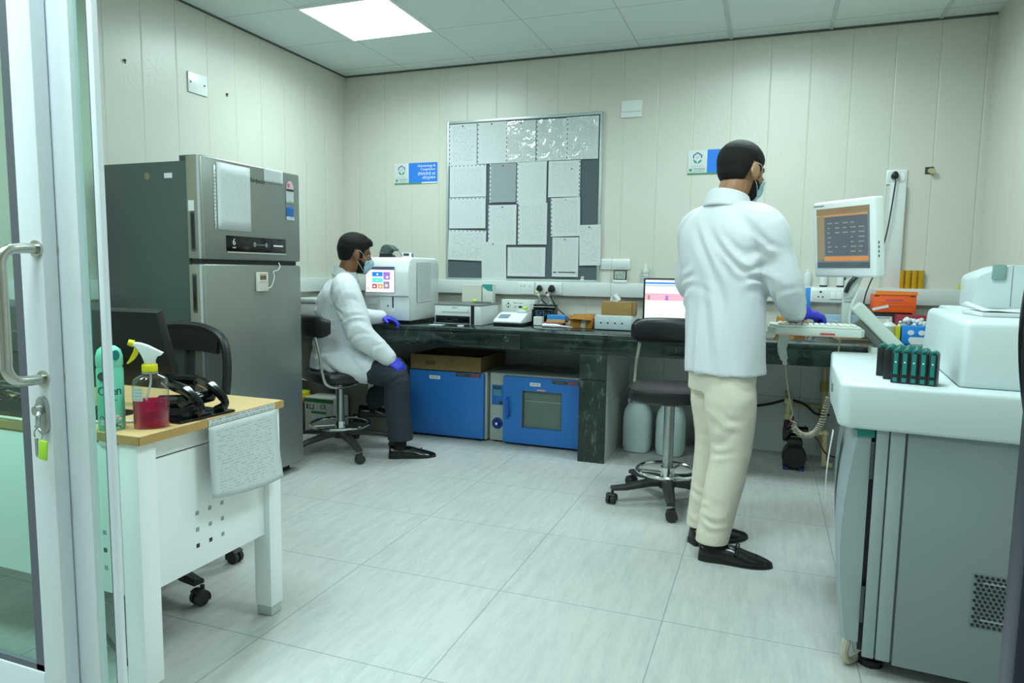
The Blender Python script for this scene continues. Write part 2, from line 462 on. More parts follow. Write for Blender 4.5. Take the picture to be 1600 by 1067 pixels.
# ================================================================ COUNTER
CT = .81     # counter top height
ct = thing('laboratory_counter', 'long dark green granite counter along the back wall on granite piers', 'counter', (2.2, -.4, 0))
def ctp(b, name, m): return b.build(name, m, ct, (-2.2, .4, 0))
ctp(MB().box(.002, -.79, CT-.03, RW-.002, -.012, CT, .008), 'worktop', M_GRAN)
ctp(MB().box(.002, -.785, .685, 1.82, -.765, CT-.03, .002).box(1.822, -.785, .685, RW-.002, -.765, CT-.03, .002), 'apron', M_GRAN)
ctp(MB().box(2.215, -.79, 0, 2.385, -.77, .52, .002).box(2.215, -.79, .523, 2.385, -.77, .683, .002), 'pier_cladding', M_WORN)
ctp(MB().box(2.217, -.769, 0, 2.383, -.014, .683), 'pier', M_TILE)
# ---------------------------------------------------------------- helpers for counter goods
def simple_box(name, label, cat, cx, cy, z, dx, dy, dz, m, rz=0, group=None, bev=.002):
    o = MB().box(-dx/2, -dy/2, 0, dx/2, dy/2, dz, bev, 1).build(name, m, None, (cx, cy, z), (0, 0, rz))
    return tag(o, label, cat, group)
EPS = .0006
# white foam box at far left
t = thing('foam_box', 'white foam box with a lid on the counter beside the seated person', 'box', (.17, -.62, CT+EPS))
MB().box(-.15, -.13, 0, .15, .13, .125, .008).build('body', white_plastic, t)
MB().box(-.155, -.135, .126, .155, .135, .16, .008).build('lid', white_plastic, t)

# ---------------------------------------------------------------- blood analyzer with touch screen
t = thing('blood_analyzer', 'white blood analyzer with a colourful touch screen on the counter', 'lab analyzer', (.80, -.49, CT+EPS))
b = MB()
prof = [(-.235, .19), (-.235, .36), (-.215, .44), (-.17, .462), (.19, .462), (.225, .44), (.232, .40), (.232, .02), (-.205, .02), (-.205, .19)]
b.prism(prof, -.175, .175, 'yz', .012, 3)
b.build('body', white_gloss, t)
MB().box(-.17, -.195, 0, .17, .22, .02).build('foot', black_plastic, t)
MB().box(-.06, -.222, .025, .175, -.204, .188, .004).build('sampling_bay', white_plastic, t)
b = MB().box(.045, -.227, .11, .053, -.2215, .188); b.build('sample_probe', black_plastic, t)
b = MB().prism([(.049+.012*math.cos(a), .098+.015*math.sin(a)) for a in np.linspace(PI, 2*PI, 12)]+[(.061, .118), (.037, .118)], -.2235, -.2215); b.build('probe_guard', white_gloss, t)
MB().prism([(.0, .118), (.016, .118), (.008, .134)], -.2235, -.2215).build('warning_sign', ink, t)
# screen
s = thing('touch_screen', '', '', (0, 0, 0)); del s['label']; del s['category']; s.parent = t
s.location = (-.045, -.2365, .305)
def lit(name, col, e=.55):
    if name in MATS: return MATS[name]
    k = N(name); k.set('Base Color', (0.01, 0.01, 0.01, 1)); k.set('Emission Color', col); k.set('Emission Strength', e); k.set('Roughness', .15); MATS[name] = k.m; return k.m
MB().box(-.116, -.0015, -.09, .116, 0, .09).build('bezel', dark_grey, s)
MB().box(-.113, -.0025, -.087, .113, -.0015, .087).build('display', lit('screen_white', S(232, 232, 240), .8), s)
for (n, x0, z0, x1, z1, c) in (('menu_bar', -.113, .068, .113, .087, S(64, 70, 96)), ('menu_badge', -.112, .07, -.075, .086, S(190, 60, 80)), ('menu_tile', -.062, .022, .022, .053, S(30, 120, 235)), ('menu_tile', -.062, -.02, .022, .012, S(80, 200, 185)),
        ('menu_tile', .028, 0, .08, .053, S(140, 100, 220)), ('menu_tile', -.062, -.062, -.024, -.03, S(160, 50, 60)), ('menu_tile', -.016, -.062, .022, -.03, S(245, 120, 60)), ('menu_tile', .028, -.062, .076, -.011, S(135, 120, 140))):
    MB().box(x0, -.0032, z0, x1, -.0025, z1).build(n, lit('screen_%d_%d_%d' % tuple(int(v*99) for v in c[:3]), c, .8), s)
wh = lit('screen_icon', (1, 1, 1, 1), .9)
b = MB()
for (x, z, r) in ((-.02, .037, .007), (.058, .018, .009), (-.044, -.047, .008), (.004, -.047, .009), (.052, -.04, .010), (-.02, -.004, .005)): b.prism([(x+r*math.cos(a), z+r*.8*math.sin(a)) for a in np.linspace(0, 2*PI, 10, endpoint=False)], -.0038, -.0032)
b.build('icon', wh, s)
b = MB().prism([(-.096+.006*math.cos(a), -.06+.009*math.sin(a)) for a in np.linspace(0, 2*PI, 10, endpoint=False)], -.0032, -.0025); b.build('icon', lit('screen_pink', S(240, 130, 160), .8), s)
b = MB().box(-.098, -.0032, .025, -.090, -.0025, .042); b.build('icon', lit('screen_lime', S(215, 225, 150), .8), s)
MB().box(-.165, -.2065, .055, -.085, -.205, .135).build('rating_label', printed('rating_print', 9, .5, (205, 212, 205), 0, 2, .06, 5), t)
o = MB().box(0, -.105, -.14, .0012, .105, .14).build('paper_sheet', printed('sheet_print_side', 26, .4, u=1), None, (.981, -.50, 1.10), (.02, 0, 0)); tag(o, 'paper sheet taped to the side of the white blood analyzer', 'paper')
# scanner on top
t = thing('barcode_scanner', 'dark grey desktop barcode scanner on top of the white blood analyzer', 'scanner', (.665, -.47, CT+.4635))
b = MB().prism([(-.055, .0), (.055, .0), (.035, .022), (-.045, .022)], -.04, .04, 'xz', .006); b.build('base', black_plastic, t)
b = MB().prism([(-.06, .02), (.03, .02), (.02, .06), (.075, .045), (.085, .055), (.04, .088), (-.005, .096), (-.035, .082)], -.032, .032, 'xz', .010, 3); b.build('head', mat('grey_green_plastic', S(70, 84, 82), .4), t)
MB().box(-.05, -.0335, .03, -.01, -.032, .036).build('stripe', grey_ink, t)
MB().tube([(.08, 0, .05), (.105, 0, .03), (.12, 0, .002)], .002, 6, 5).build('cable', grey_plastic, t)
t = thing('digital_timer', 'small white digital timer with blue ends on top of the blood analyzer', 'timer', (.845, -.50, CT+.4635))
MB().box(-.038, -.012, 0, .038, .012, .034, .004).build('case', white_gloss, t)
MB().box(-.026, -.0132, .012, .02, -.012, .03).build('display', dark_grey, t)
b = MB().box(-.043, -.01, .004, -.038, .01, .03, .002).box(.038, -.01, .004, .043, .01, .03, .002); b.build('end_cap', mat('steel_blue', S(60, 110, 150), .4), t)

# ---------------------------------------------------------------- printer
t = thing('laser_printer', 'white printer with a dark paper slot on the counter beside the analyzer', 'printer', (1.285, -.40, CT+EPS))
MB().box(-.185, -.17, .0, .165, .16, .135, .006).build('body', white_plastic, t)
MB().box(-.19, -.172, .135, .168, .165, .142, .002).build('top_cover', grey_plastic, t)
MB().box(-.175, -.176, .012, .085, -.168, .062, .002).build('paper_slot', black_gloss, t)
b = MB().box(-.175, -.215, .004, .08, -.172, .012, .002); b.build('output_tray', grey_plastic, t)
MB().box(.094, -.1735, .005, .118, -.169, .135).build('side_strip', black_plastic, t)
MB().box(-.13, -.1725, .088, .085, -.169, .09).build('tray_line', grey_ink, t)
text('brand_lettering', 'EPSON', .013, grey_ink, t, (-.03, -.1708, .118), RX)
text('model_lettering', 'M100', .007, ink, t, (.07, -.1708, .102), RX)
o = MB().box(-.05, -.035, 0, .05, .035, .0015).build('paper_slip', paper_white, None, (1.16, -.655, CT+EPS)); tag(o, 'small folded white paper slip on the counter edge before the printer', 'paper')
tag(MB().box(-.02, -.012, 0, .02, .012, .012, .002).build('white_clip', paper_white, None, (1.37, -.72, CT+EPS)), 'tiny white clip lying at the counter edge below the printer', 'clip')
# goods behind the printer
simple_box('carton', 'cream carton leaning behind the printer under the trunking', 'box', 1.225, -.185, CT+.1426, .16, .05, .13, [mat('cream_card', S(206, 206, 192), .6)])
t = thing('test_kit_box', 'white test kit box with a teal corner behind the printer', 'box', (1.355, -.19, CT+.1426))
MB().box(-.04, -.03, 0, .04, .03, .135, .002).build('carton', mat('pale_card', S(214, 218, 210), .6), t); MB().prism([(-.04, .135), (.04, .135), (.04, .085), (-.0, .09), (-.04, .12)], -.0312, -.03).build('teal_corner', teal_ink, t)
tag(MB().ell((0, 0, .014), (.018, .018, .014)).build('rubber_cap', lime, None, (1.285, -.29, CT+.1426)), 'round yellow cap standing on top of the white printer', 'cap')
tag(MB().box(-.06, -.012, 0, .06, .012, .012, .002).build('pen_box', grey_plastic, None, (1.36, -.31, CT+.1426)), 'slim grey pen box on top of the printer', 'box')
# ---------------------------------------------------------------- coagulation analyzer
t = thing('coagulation_analyzer', 'low white coagulation analyzer with a grey display and black base', 'lab analyzer', (1.61, -.37, CT+EPS))
MB().box(-.105, -.1, 0, .105, .12, .018, .003).build('base', black_plastic, t)
b = MB().prism([(-.11, .018), (.12, .018), (.12, .085), (.03, .085), (-.11, .035)], -.105, .105, 'yz', .007); b.build('body', white_gloss, t)
sl = math.atan2(.05, .14)
b = MB().cbox((-.045, -.042, .0625), (.075, .062, .003), .001, 1, Matrix.Rotation(sl, 3, 'X')); b.build('display', mat('blue_grey_display', S(120, 140, 152), .25), t)
b = MB().box(.02, .02, .083, .095, .09, .105, .008); b.build('lid', white_plastic, t)
tag(MB().ell((0, 0, .012), (.018, .016, .012)).build('rubber_cap', lime, None, (1.69, -.325, CT+.1066)), 'round yellow cap lying on the coagulation analyzer', 'cap')
t = thing('instrument_carton', 'tall white carton printed with black marks behind the coagulation analyzer', 'box', (1.575, -.12, CT+EPS))
MB().box(-.13, -.04, 0, .13, .04, .168, .003).build('carton', mat('white_card', S(216, 222, 216), .6, var=.02), t)
b = MB()
for sg in (1, -1): b.prism([(-.082, .128+sg*.006), (-.072, .128+sg*.006), (-.077, .128+sg*.024)] if sg > 0 else [(-.082, .122), (-.077, .104), (-.072, .122)], -.0412, -.04)
b.tube([(-.077+.016*math.cos(a), -.0408, .125+.016*math.sin(a)) for a in np.linspace(0, 2*PI, 20, endpoint=False)], .0012, 4, 0, True)
b.build('arrow_mark', ink, t)
text('lettering', 'Made in China', .013, ink, t, (0, -.0405, .144), RX)
text('lettering', 'CE', .020, ink, t, (-.022, -.0405, .116), RX); 
b = MB(); b.prism([(.018+.016*math.cos(a), .116+.008*math.sin(a)) for a in np.linspace(0, 2*PI, 16, endpoint=False)], -.0412, -.04); b.build('oval_mark', ink, t)
b = MB()
for i in range(14): b.box(-.11+i*.017, -.0408, .06, -.107+i*.017, -.04, .07)
for i in range(3): b.box(.09, -.0408, .10+i*.016, .112, -.04, .103+i*.016)
b.build('tick_marks', grey_ink, t)
# ---------------------------------------------------------------- black pipette stand box with two pipettes
t = thing('pipette_stand', 'black pipette stand with blue lettering on the counter below the sockets', 'stand', (1.785, -.17, CT+EPS))
MB().box(-.083, -.05, 0, .083, .05, .105, .003).box(-.083, -.02, .105, .083, .05, .14, .003).build('body', black_gloss, t)
MB().box(-.08, -.0205, .123, .08, -.0195, .126).build('edge_line', white_ink, t)
text('brand_lettering', 'Erba', .05, mat('dim_blue_ink', S(48, 96, 140), .4), t, (.0, -.0508, .079), RX, sx=1.25)
for x, c, nm in ((-.035, yellow_plastic, 'yellow'), (.035, red_plastic, 'red')):
    q = thing('pipette', 'hand pipette with a %s push button in the black stand' % nm, 'pipette', (1.785+x, -.178, CT+.142), group='pipettes in the black stand')
    b = MB().tube([(.012, 0, .002), (.002, 0, .02), (-.004, -.01, .05), (-.012, -.018, .066)], [.012]*6+[.011]*6+[.009]*6+[.006], 12, 6); b.build('body', mat('clear_grey_plastic', S(150, 160, 160), .25), q)
    b = MB().tube([(-.006, -.014, .062), (-.018, -.02, .082), (-.022, -.022, .094)], .011, 12, 4); b.build('grip', white_gloss, q)
    MB().ell((-.014, -.03, .086), (.010, .008, .010), 14).build('push_button', c, q)
# small boxes
simple_box('tissue_pack', 'small white pack standing before the black pipette stand', 'box', 1.782, -.30, CT+EPS, .062, .05, .06, mat('white_card', S(216, 222, 216), .6, var=.02))
for i, (lb, m, dx, dy, h, x, y, rz) in enumerate((('pink reagent box at the bottom of the small stack', mat('pink_card', S(178, 92, 110), .6), .145, .09, .026, 1.905, -.33, .05),
        ('tan reagent box in the middle of the small stack', mat('tan_card', S(196, 164, 104), .6), .135, .085, .022, 1.93, -.33, -.03), ('bright blue reagent box on top of the small stack', sky_blue_card, .13, .085, .028, 1.928, -.325, .03))):
    simple_box('reagent_box', lb, 'box', x, y, CT+EPS+(0, .0265, .049)[i], dx, dy, h, m, rz, 'stacked reagent boxes on the counter')
tag(MB().cyl((0, -.0, .013), (0, .025, .013), .013, n=16).build('red_cap', red_plastic, None, (1.868, -.44, CT+EPS)), 'red round cap on the counter beside the white pipette', 'cap')
t = thing('pipette', 'white pipette lying on the counter before the stack of reagent boxes', 'pipette', (1.95, -.45, CT+EPS), .02)
MB().tube([(-.09, 0, .013), (-.02, 0, .013), (.03, 0, .012)], [.012, .013, .012, .013, .012, .011, .010], 12, 3).build('body', white_gloss, t); MB().tube([(.03, 0, .011), (.075, 0, .009), (.12, 0, .006)], [.007, .006, .004], 10).build('tip_shaft', white_plastic, t)
t = thing('brown_carton', 'opened orange brown carton with a white barcode sticker on the counter', 'box', (2.115, -.36, CT+EPS), .12)
b = MB().box(-.075, -.06, 0, .075, .06, .07, .002); b.build('carton', kraft, t)
b = MB().quad([(-.075, -.06, .0705), (.075, -.06, .0705), (.078, -.105, .058), (-.078, -.105, .066)]).quad([(-.075, .06, .0705), (-.078, .10, .085), (.078, .10, .09), (.075, .06, .0705)]).quad([(-.075, -.06, .0706), (-.1, -.05, .08), (-.1, .05, .083), (-.075, .06, .0706)])
mm = b.build('flap', kraft, t); so = mm.modifiers.new('s', 'SOLIDIFY'); so.thickness = .002
b = MB().cbox((.015, -.0612, .032), (.03, .001, .055), 0, 1, Matrix.Rotation(.2, 3, 'Y')); b.build('barcode_sticker', printed('barcode_print', 4, .9, u=2, v=0, cols=5), t)
for i, (x, y, lb) in enumerate(((2.07, -.21, 'pink folded glove wrapper on the counter behind the brown carton'), (2.185, -.20, 'second pink wrapper lying behind the brown carton, beside the grey metal box'))):
    simple_box('pink_wrapper', lb, 'wrapper', x, y, CT+EPS, .10, .09, .07-.012*i, mat('pale_pink_card', S(196, 140, 150), .6), .2-.3*i)
t = thing('heating_block', 'grey metal box with four black holes in its front on the counter', 'instrument', (2.345, -.40, CT+EPS))
MB().box(-.115, -.085, .006, .125, .10, .095, .003).build('case', mat('pale_grey_enamel', S(190, 202, 204), .4), t)
b = MB()
for i in range(4): b.cyl((-.073+i*.047, -.0862, .048), (-.073+i*.047, -.084, .048), .0058, n=14)
b.build('hole', black_plastic, t)
MB().box(-.11, -.08, 0, .12, .095, .006).build('foot', black_plastic, t)
MB().tube([(.126, .0, .05), (.16, -.01, .075), (.185, 0, .06), (.19, .06, .01)], .004, 8, 6).build('power_cable', black_plastic, t)
t = thing('tissue_box', 'brown tissue box on top of the grey metal box with holes', 'box', (2.365, -.36, CT+.0962))
MB().box(-.107, -.06, 0, .11, .06, .088, .002).build('carton', cardboard, t); MB().box(.097, -.0608, 0, .1005, .0608, .0885).build('edge_fold', ink, t)
b = MB().sheet(lambda u, v: (-.06+.06*u+.012*math.sin(5*v)*u, -.01+.02*math.sin(6*u+v), .085+.055*v*(.6+.5*u)), 8, 8)
q = b.build('tissue', paper_white, t); q.modifiers.new('s', 'SOLIDIFY').thickness = .001
# ---------------------------------------------------------------- pc monitor
t = thing('computer_monitor', 'black computer monitor showing white tables with a pink band', 'monitor', (2.70, -.30, CT+EPS))
MB().prism([(.1*math.cos(a), .075*math.sin(a)) for a in np.linspace(0, 2*PI, 28, endpoint=False)], 0, .012, 'xy', .003).build('base', black_gloss, t)
MB().box(-.03, .005, .01, .03, .03, .12, .004).build('neck', black_plastic, t)
MB().box(-.185, -.02, .055, .185, .015, .345, .005).build('housing', black_plastic, t)
MB().box(-.172, -.0215, .07, .172, -.02, .333).build('display', lit('screen_page', S(225, 228, 236), .75), t)
for n, x0, z0, x1, z1, c in (('title_bar', -.172, .306, .172, .318, S(50, 130, 235)), ('menu_line', -.172, .294, .172, .298, S(60, 140, 240)), ('table_band', -.172, .198, .172, .245, S(240, 165, 180)), ('green_cell', -.155, .2, -.138, .232, S(60, 130, 70)),
        ('purple_cell', -.04, .2, -.018, .232, S(100, 80, 190)), ('task_bar', -.172, .07, .172, .086, S(200, 205, 205)), ('rule', -.172, .125, .172, .128, S(190, 196, 205))):
    MB().box(x0, -.0225, z0, x1, -.0215, z1).build(n, lit('page_%d_%d_%d' % tuple(int(v*99) for v in c[:3]), c, .75), t)
MB().box(-.178, -.021, .058, -.145, -.02, .064).build('badge', grey_ink, t)
MB().box(-.19, -.012, .04, -.14, .0, .045).build('hinge', black_plastic, t)
# ---------------------------------------------------------------- right part of the counter
t = thing('brown_carton', 'orange brown carton on the counter behind the white arm tray', 'box', (3.44, -.20, CT+EPS), .05)
MB().box(-.085, -.06, 0, .085, .06, .115, .002).build('carton', kraft, t); MB().box(-.025, -.0612, .0, .02, -.06, .115).build('tape', mat('tan_tape', S(196, 160, 96), .35), t)
tag(MB().lathe([(.018, 0), (.02, .004), (.02, .05), (.012, .058), (.012, .07), (0, .071)], n=20).build('small_bottle', white_plastic, None, (3.56, -.18, CT+EPS)), 'small white bottle beside the orange brown carton', 'bottle')
t = thing('reagent_carton', 'grey carton with a yellow and red label on the counter under the tray', 'box', (3.645, -.2, CT+EPS))
MB().box(-.065, -.05, 0, .065, .05, .10, .002).build('carton', mat('blue_grey_card', S(150, 162, 172), .5), t)
MB().box(-.04, -.0512, .045, .045, -.05, .08).build('red_label', red_plastic, t); MB().box(-.04, -.052, .065, .045, -.0512, .08).build('yellow_label', yellow_plastic, t)
simple_box('blue_tray', 'pale blue tray lying at the wall behind the white arm tray', 'tray', 3.74, -.10, CT+EPS, .2, .1, .13, mat('pale_blue_plastic', S(150, 180, 200), .4))
for i in range(5):
    simple_box('register_book', ('thick register at the bottom of the book stack on the counter', 'second register from the bottom of the book stack', 'middle register of the book stack on the counter', 'second register from the top of the book stack', 'white covered register on top of the book stack')[i],
               'book', 3.79+.008*(i % 2), -.36-.006*i, CT+EPS+i*.0166, .23-.01*(i % 3), .17, .016, mat('book_edge_%d' % (i % 3), (S(160, 140, 118), S(120, 104, 92), S(190, 178, 160))[i % 3], .7) if i < 4 else paper_white, (.5, .42, .46, .55, .35)[i]-.35, 'registers stacked on the counter')
# grey tester, card, bottle, cartons near the analyzer
simple_box('grey_box', 'dark grey box under the orange carton by the wall', 'box', 3.98, -.20, .81+EPS, .24, .13, .163, [dark_grey])
t = thing('orange_carton', 'bright orange carton with purple lettering on top of the grey box', 'box', (4.0, -.20, .975))
MB().box(-.11, -.08, 0, .115, .08, .105, .002).build('carton', orange_card, t)
MB().prism([(-.105, .105), (.12, .105), (.118, .125), (-.10, .128)], -.084, -.079).build('lid_flap', mat('light_orange_card', S(250, 130, 44), .5), t)
text('brand_lettering', 'HANDCARE', .017, mat('purple_ink', S(110, 70, 150), .4), t, (0, -.0806, .072), RX, sx=1.0)
MB().box(-.03, -.0812, .034, .10, -.08, .042).box(-.07, -.0812, .058, .07, -.08, .0595).build('print_band', mat('rust_ink', S(205, 80, 50), .5), t)
b = MB().cbox((-.072, -.083, .026), (.088, .001, .016), 0, 1, Matrix.Rotation(-.26, 3, 'Y')); b.build('paper_strip', paper_white, t)
for x, l in ((-.095, 'left'), (.095, 'right')): MB().box(x-.014, -.0815, .094, x+.012, -.08, .1).build('tape_tab', ink, t)
t = thing('notice_card', 'white card with a black frame and dark red square against the grey box', 'card', (3.93, -.305, CT+EPS))
MB().box(-.055, 0, 0, .06, .002, .14).build('card', paper_white, t)
b = MB().box(-.04, -.001, .13, .045, 0, .133).box(-.04, -.001, .06, -.037, 0, .133).box(.042, -.001, .06, .045, 0, .133); b.build('frame_line', ink, t)
MB().box(-.02, -.001, .085, .005, 0, .108).build('red_square', mat('dark_red_ink', S(110, 40, 46), .5), t); MB().box(.015, -.001, .08, .04, 0, .11).build('print_block', printed('block_print', 8, .4), t)
tag(MB().lathe([(.037, 0), (.04, .006), (.04, .085), (.041, .087), (.041, .09), (.036, .098), (.022, .108), (.016, .112), (.016, .128), (0, .13)], n=28).build('white_bottle', white_plastic, None, (3.965, -.38, CT+EPS)), 'round white bottle with a dropper spout before the framed card', 'bottle')
t = thing('tip_bag', 'clear bag of pipette tips in a red box beside the white bottle', 'bag', (4.08, -.33, CT+EPS))
MB().box(-.075, -.04, 0, .075, .05, .155, .002).build('carton', mat('crimson_card', S(150, 34, 56), .5), t)
b = MB(); rnd = random.Random(3)
for i in range(46): b.ell((rnd.uniform(-.06, .07), rnd.uniform(-.075, -.04), rnd.uniform(.075, .135)), (rnd.uniform(.009, .016),)*3, 10)
b.build('tips', mat('frosted_plastic', S(214, 226, 224), .3), t)
t = thing('glove_carton', 'blue carton with two white discs and a white panel beside the analyzer hood', 'box', (4.075, -.47, CT+EPS))
MB().box(-.055, -.05, 0, .07, .04, .10, .002).build('carton', mat('azure_card', S(20, 135, 225), .5, var=.03), t)
b = MB()
for x in (-.018, .035): b.prism([(x+.017*math.cos(a), .065+.0145*math.sin(a)) for a in np.linspace(0, 2*PI, 20, endpoint=False)], -.0512, -.05)
b.build('white_disc', white_ink, t); MB().prism([(-.025, .012), (-.03, .028), (-.02, .04), (.07, .04), (.07, .0), (-.015, .0)], -.0512, -.05).build('white_panel', white_ink, t)
simple_box('yellow_carton', 'slim yellow carton between the white bottle and the blue carton', 'box', 4.005, -.43, CT+EPS, .018, .07, .095, mat('yellow_card', S(214, 206, 30), .5))
# ================================================================ THINGS ON THE WALLS
def wallthing(name, label, cat, x, z, group=None, y=0): return thing(name, label, cat, (x, y, z), group=group)
t = thing('blank_plate', 'blank white cover plate with two screws high on the left wall', 'wall plate', (.0, -1.565, 2.284))
MB().box(0, -.075, -.06, .010, .075, .06, .003).build('plate', white_gloss, t)
b = MB().cyl((.009, -.058, 0), (.0115, -.058, 0), .006, n=12).cyl((.009, .05, .0), (.0115, .05, 0), .006, n=12); b.build('screw', dark_grey, t)
for y, z, lb in ((-2.068, 2.283, 'small dark screw plug in the left wall nearer the glass door'), (-1.322, 2.283, 'small dark screw plug in the left wall beside the cover plate')):
    tag(MB().cyl((0, 0, 0), (.014, 0, 0), .006, .004, 10).cyl((.006, 0, -.004), (.008, 0, -.016), .004, .003, 8).build('wall_plug', dark_grey, None, (0, y, z)), lb, 'wall plug', 'wall plugs')
t = wallthing('blank_plate', 'blank white cover plate high on the back wall above the noticeboard side', 'wall plate', 2.339, 2.323)
MB().box(-.074, -.010, -.058, .074, 0, .058, .003).build('plate', white_gloss, t); MB().box(-.07, -.0115, -.02, .07, -.010, -.018).build('joint_line', grey_ink, t)
# sign boards
def sign(x0, label, words):
    t = wallthing('wall_sign', label, 'sign', x0, 1.862)
    MB().box(0, -.006, 0, .378, 0, .16, .001).build('board', white_plastic, t)
    MB().box(.128, -.0072, .008, .378, -.006, .16).build('blue_panel', sign_blue, t)
    MB().box(0, -.0074, 0, .24, -.006, .008).build('green_band', sign_green, t)
    e = MB()
    cx, cz = .064, .108
    def arc(pts, w): 
        e.tube([(cx+px, -.0068, cz+pz) for px, pz in pts], w, 6)
    e.mi = 0; arc([(-.026, -.002), (-.027, .018), (-.018, .022), (0, .035), (.018, .022), (.027, .018), (.026, -.002)], .0035)
    e.mi = 1
    for s in (-1, 1): e.prism([(cx+s*.002, cz-.040), (cx+s*.004, cz-.026), (cx+s*.024, cz-.010), (cx+s*.027, cz-.018), (cx+s*.02, cz-.030)], -.0074, -.006)
    e.mi = 2; arc([(-.010, .006), (-.003, -.006), (.012, .015)], .0015)
    e.build('emblem', [sign_navy, teal_ink, grey_ink], t)
    e = MB(); e.prism([(.02+.011*math.cos(a)*(1 if i % 2 else .8), .028+.011*math.sin(a)*(1 if i % 2 else .8)) for i, a in enumerate(np.linspace(0, 2*PI, 16, endpoint=False))], -.0074, -.006); e.build('round_mark', sign_green, t)
    MB().box(.024, -.0066, .052, .105, -.006, .0545).build('fine_print', mat('pale_ink', S(180, 170, 176), .6), t)
    text('lettering', 'MAHAJAN', .0165, teal_ink, t, (.0785, -.0066, .034), RX); text('lettering', 'IMAGING & LABS', .0085, grey_ink, t, (.0785, -.0066, .020), RX)
    if words:
        for s_, z, sz in (('Hematology &', .135, .0265), ('Coagulation', .108, .0265), ('हीमेटोलॉजी एवं', .072, .028), ('कोएगुलेशन', .042, .028)):
            text('lettering', s_, sz, white_ink, t, (.362, -.0078, z), RX, 'RIGHT', ext=.0006)
        MB().box(.245, -.0078, .002, .378, -.006, .011).build('white_band', white_ink, t)
sign(.457, 'blue and white department sign with white words left of the noticeboard', True)
sign(2.735, 'blue and white sign partly hidden behind the head of the standing man', False)
# ---------------------------------------------------------------- noticeboard
t = wallthing('noticeboard', 'large grey felt noticeboard in an aluminium frame on the back wall', 'noticeboard', 1.53, 1.122)
MB().box(-.60, -.012, .0, .60, 0, 1.184).build('felt', dark_felt, t)
b = MB().box(-.612, -.02, -.012, -.592, 0, 1.196, .002).box(.592, -.02, -.012, .612, 0, 1.196, .002).box(-.592, -.02, 1.176, .592, 0, 1.196, .002).box(-.592, -.02, -.012, .592, 0, .008, .002)
b.build('frame', mat('satin_aluminium', S(190, 200, 198), .35, .6), t)
MB().box(.475, -.024, .0, .50, -.012, .018).box(.478, -.022, .022, .498, -.012, .034).build('latch', white_plastic, t)
P1, P2, P3, P4 = printed('print_letter', 34, .38), printed('print_form', 22, .42, cols=9), printed('print_table', 40, .5, cols=22), printed('print_light', 30, .22)
pgrey = printed('print_grey', 34, .3, (150, 160, 160))
sleeve = N('clear_sleeve'); nt = sleeve.t; nt.nodes.remove(sleeve.p)
a_ = nt.nodes.new('ShaderNodeBsdfTransparent'); g_ = nt.nodes.new('ShaderNodeBsdfGlossy'); g_.inputs['Roughness'].default_value = .12
x_ = nt.nodes.new('ShaderNodeMixShader'); x_.inputs[0].default_value = .12
nz = nt.nodes.new('ShaderNodeTexNoise'); nz.inputs['Scale'].default_value = 7; nz.inputs['Detail'].default_value = 2; nz.inputs['Distortion'].default_value = 2.5
bp = nt.nodes.new('ShaderNodeBump'); bp.inputs['Strength'].default_value = .3; bp.inputs['Distance'].default_value = .05
tc_ = nt.nodes.new('ShaderNodeTexCoord'); nt.links.new(tc_.outputs['Object'], nz.inputs['Vector']); nt.links.new(nz.outputs['Fac'], bp.inputs['Height']); nt.links.new(bp.outputs[0], g_.inputs['Normal'])
nt.links.new(a_.outputs[0], x_.inputs[1]); nt.links.new(g_.outputs[0], x_.inputs[2]); nt.links.new(x_.outputs[0], nt.nodes['Material Output'].inputs[0])
SLEEVE = sleeve.m
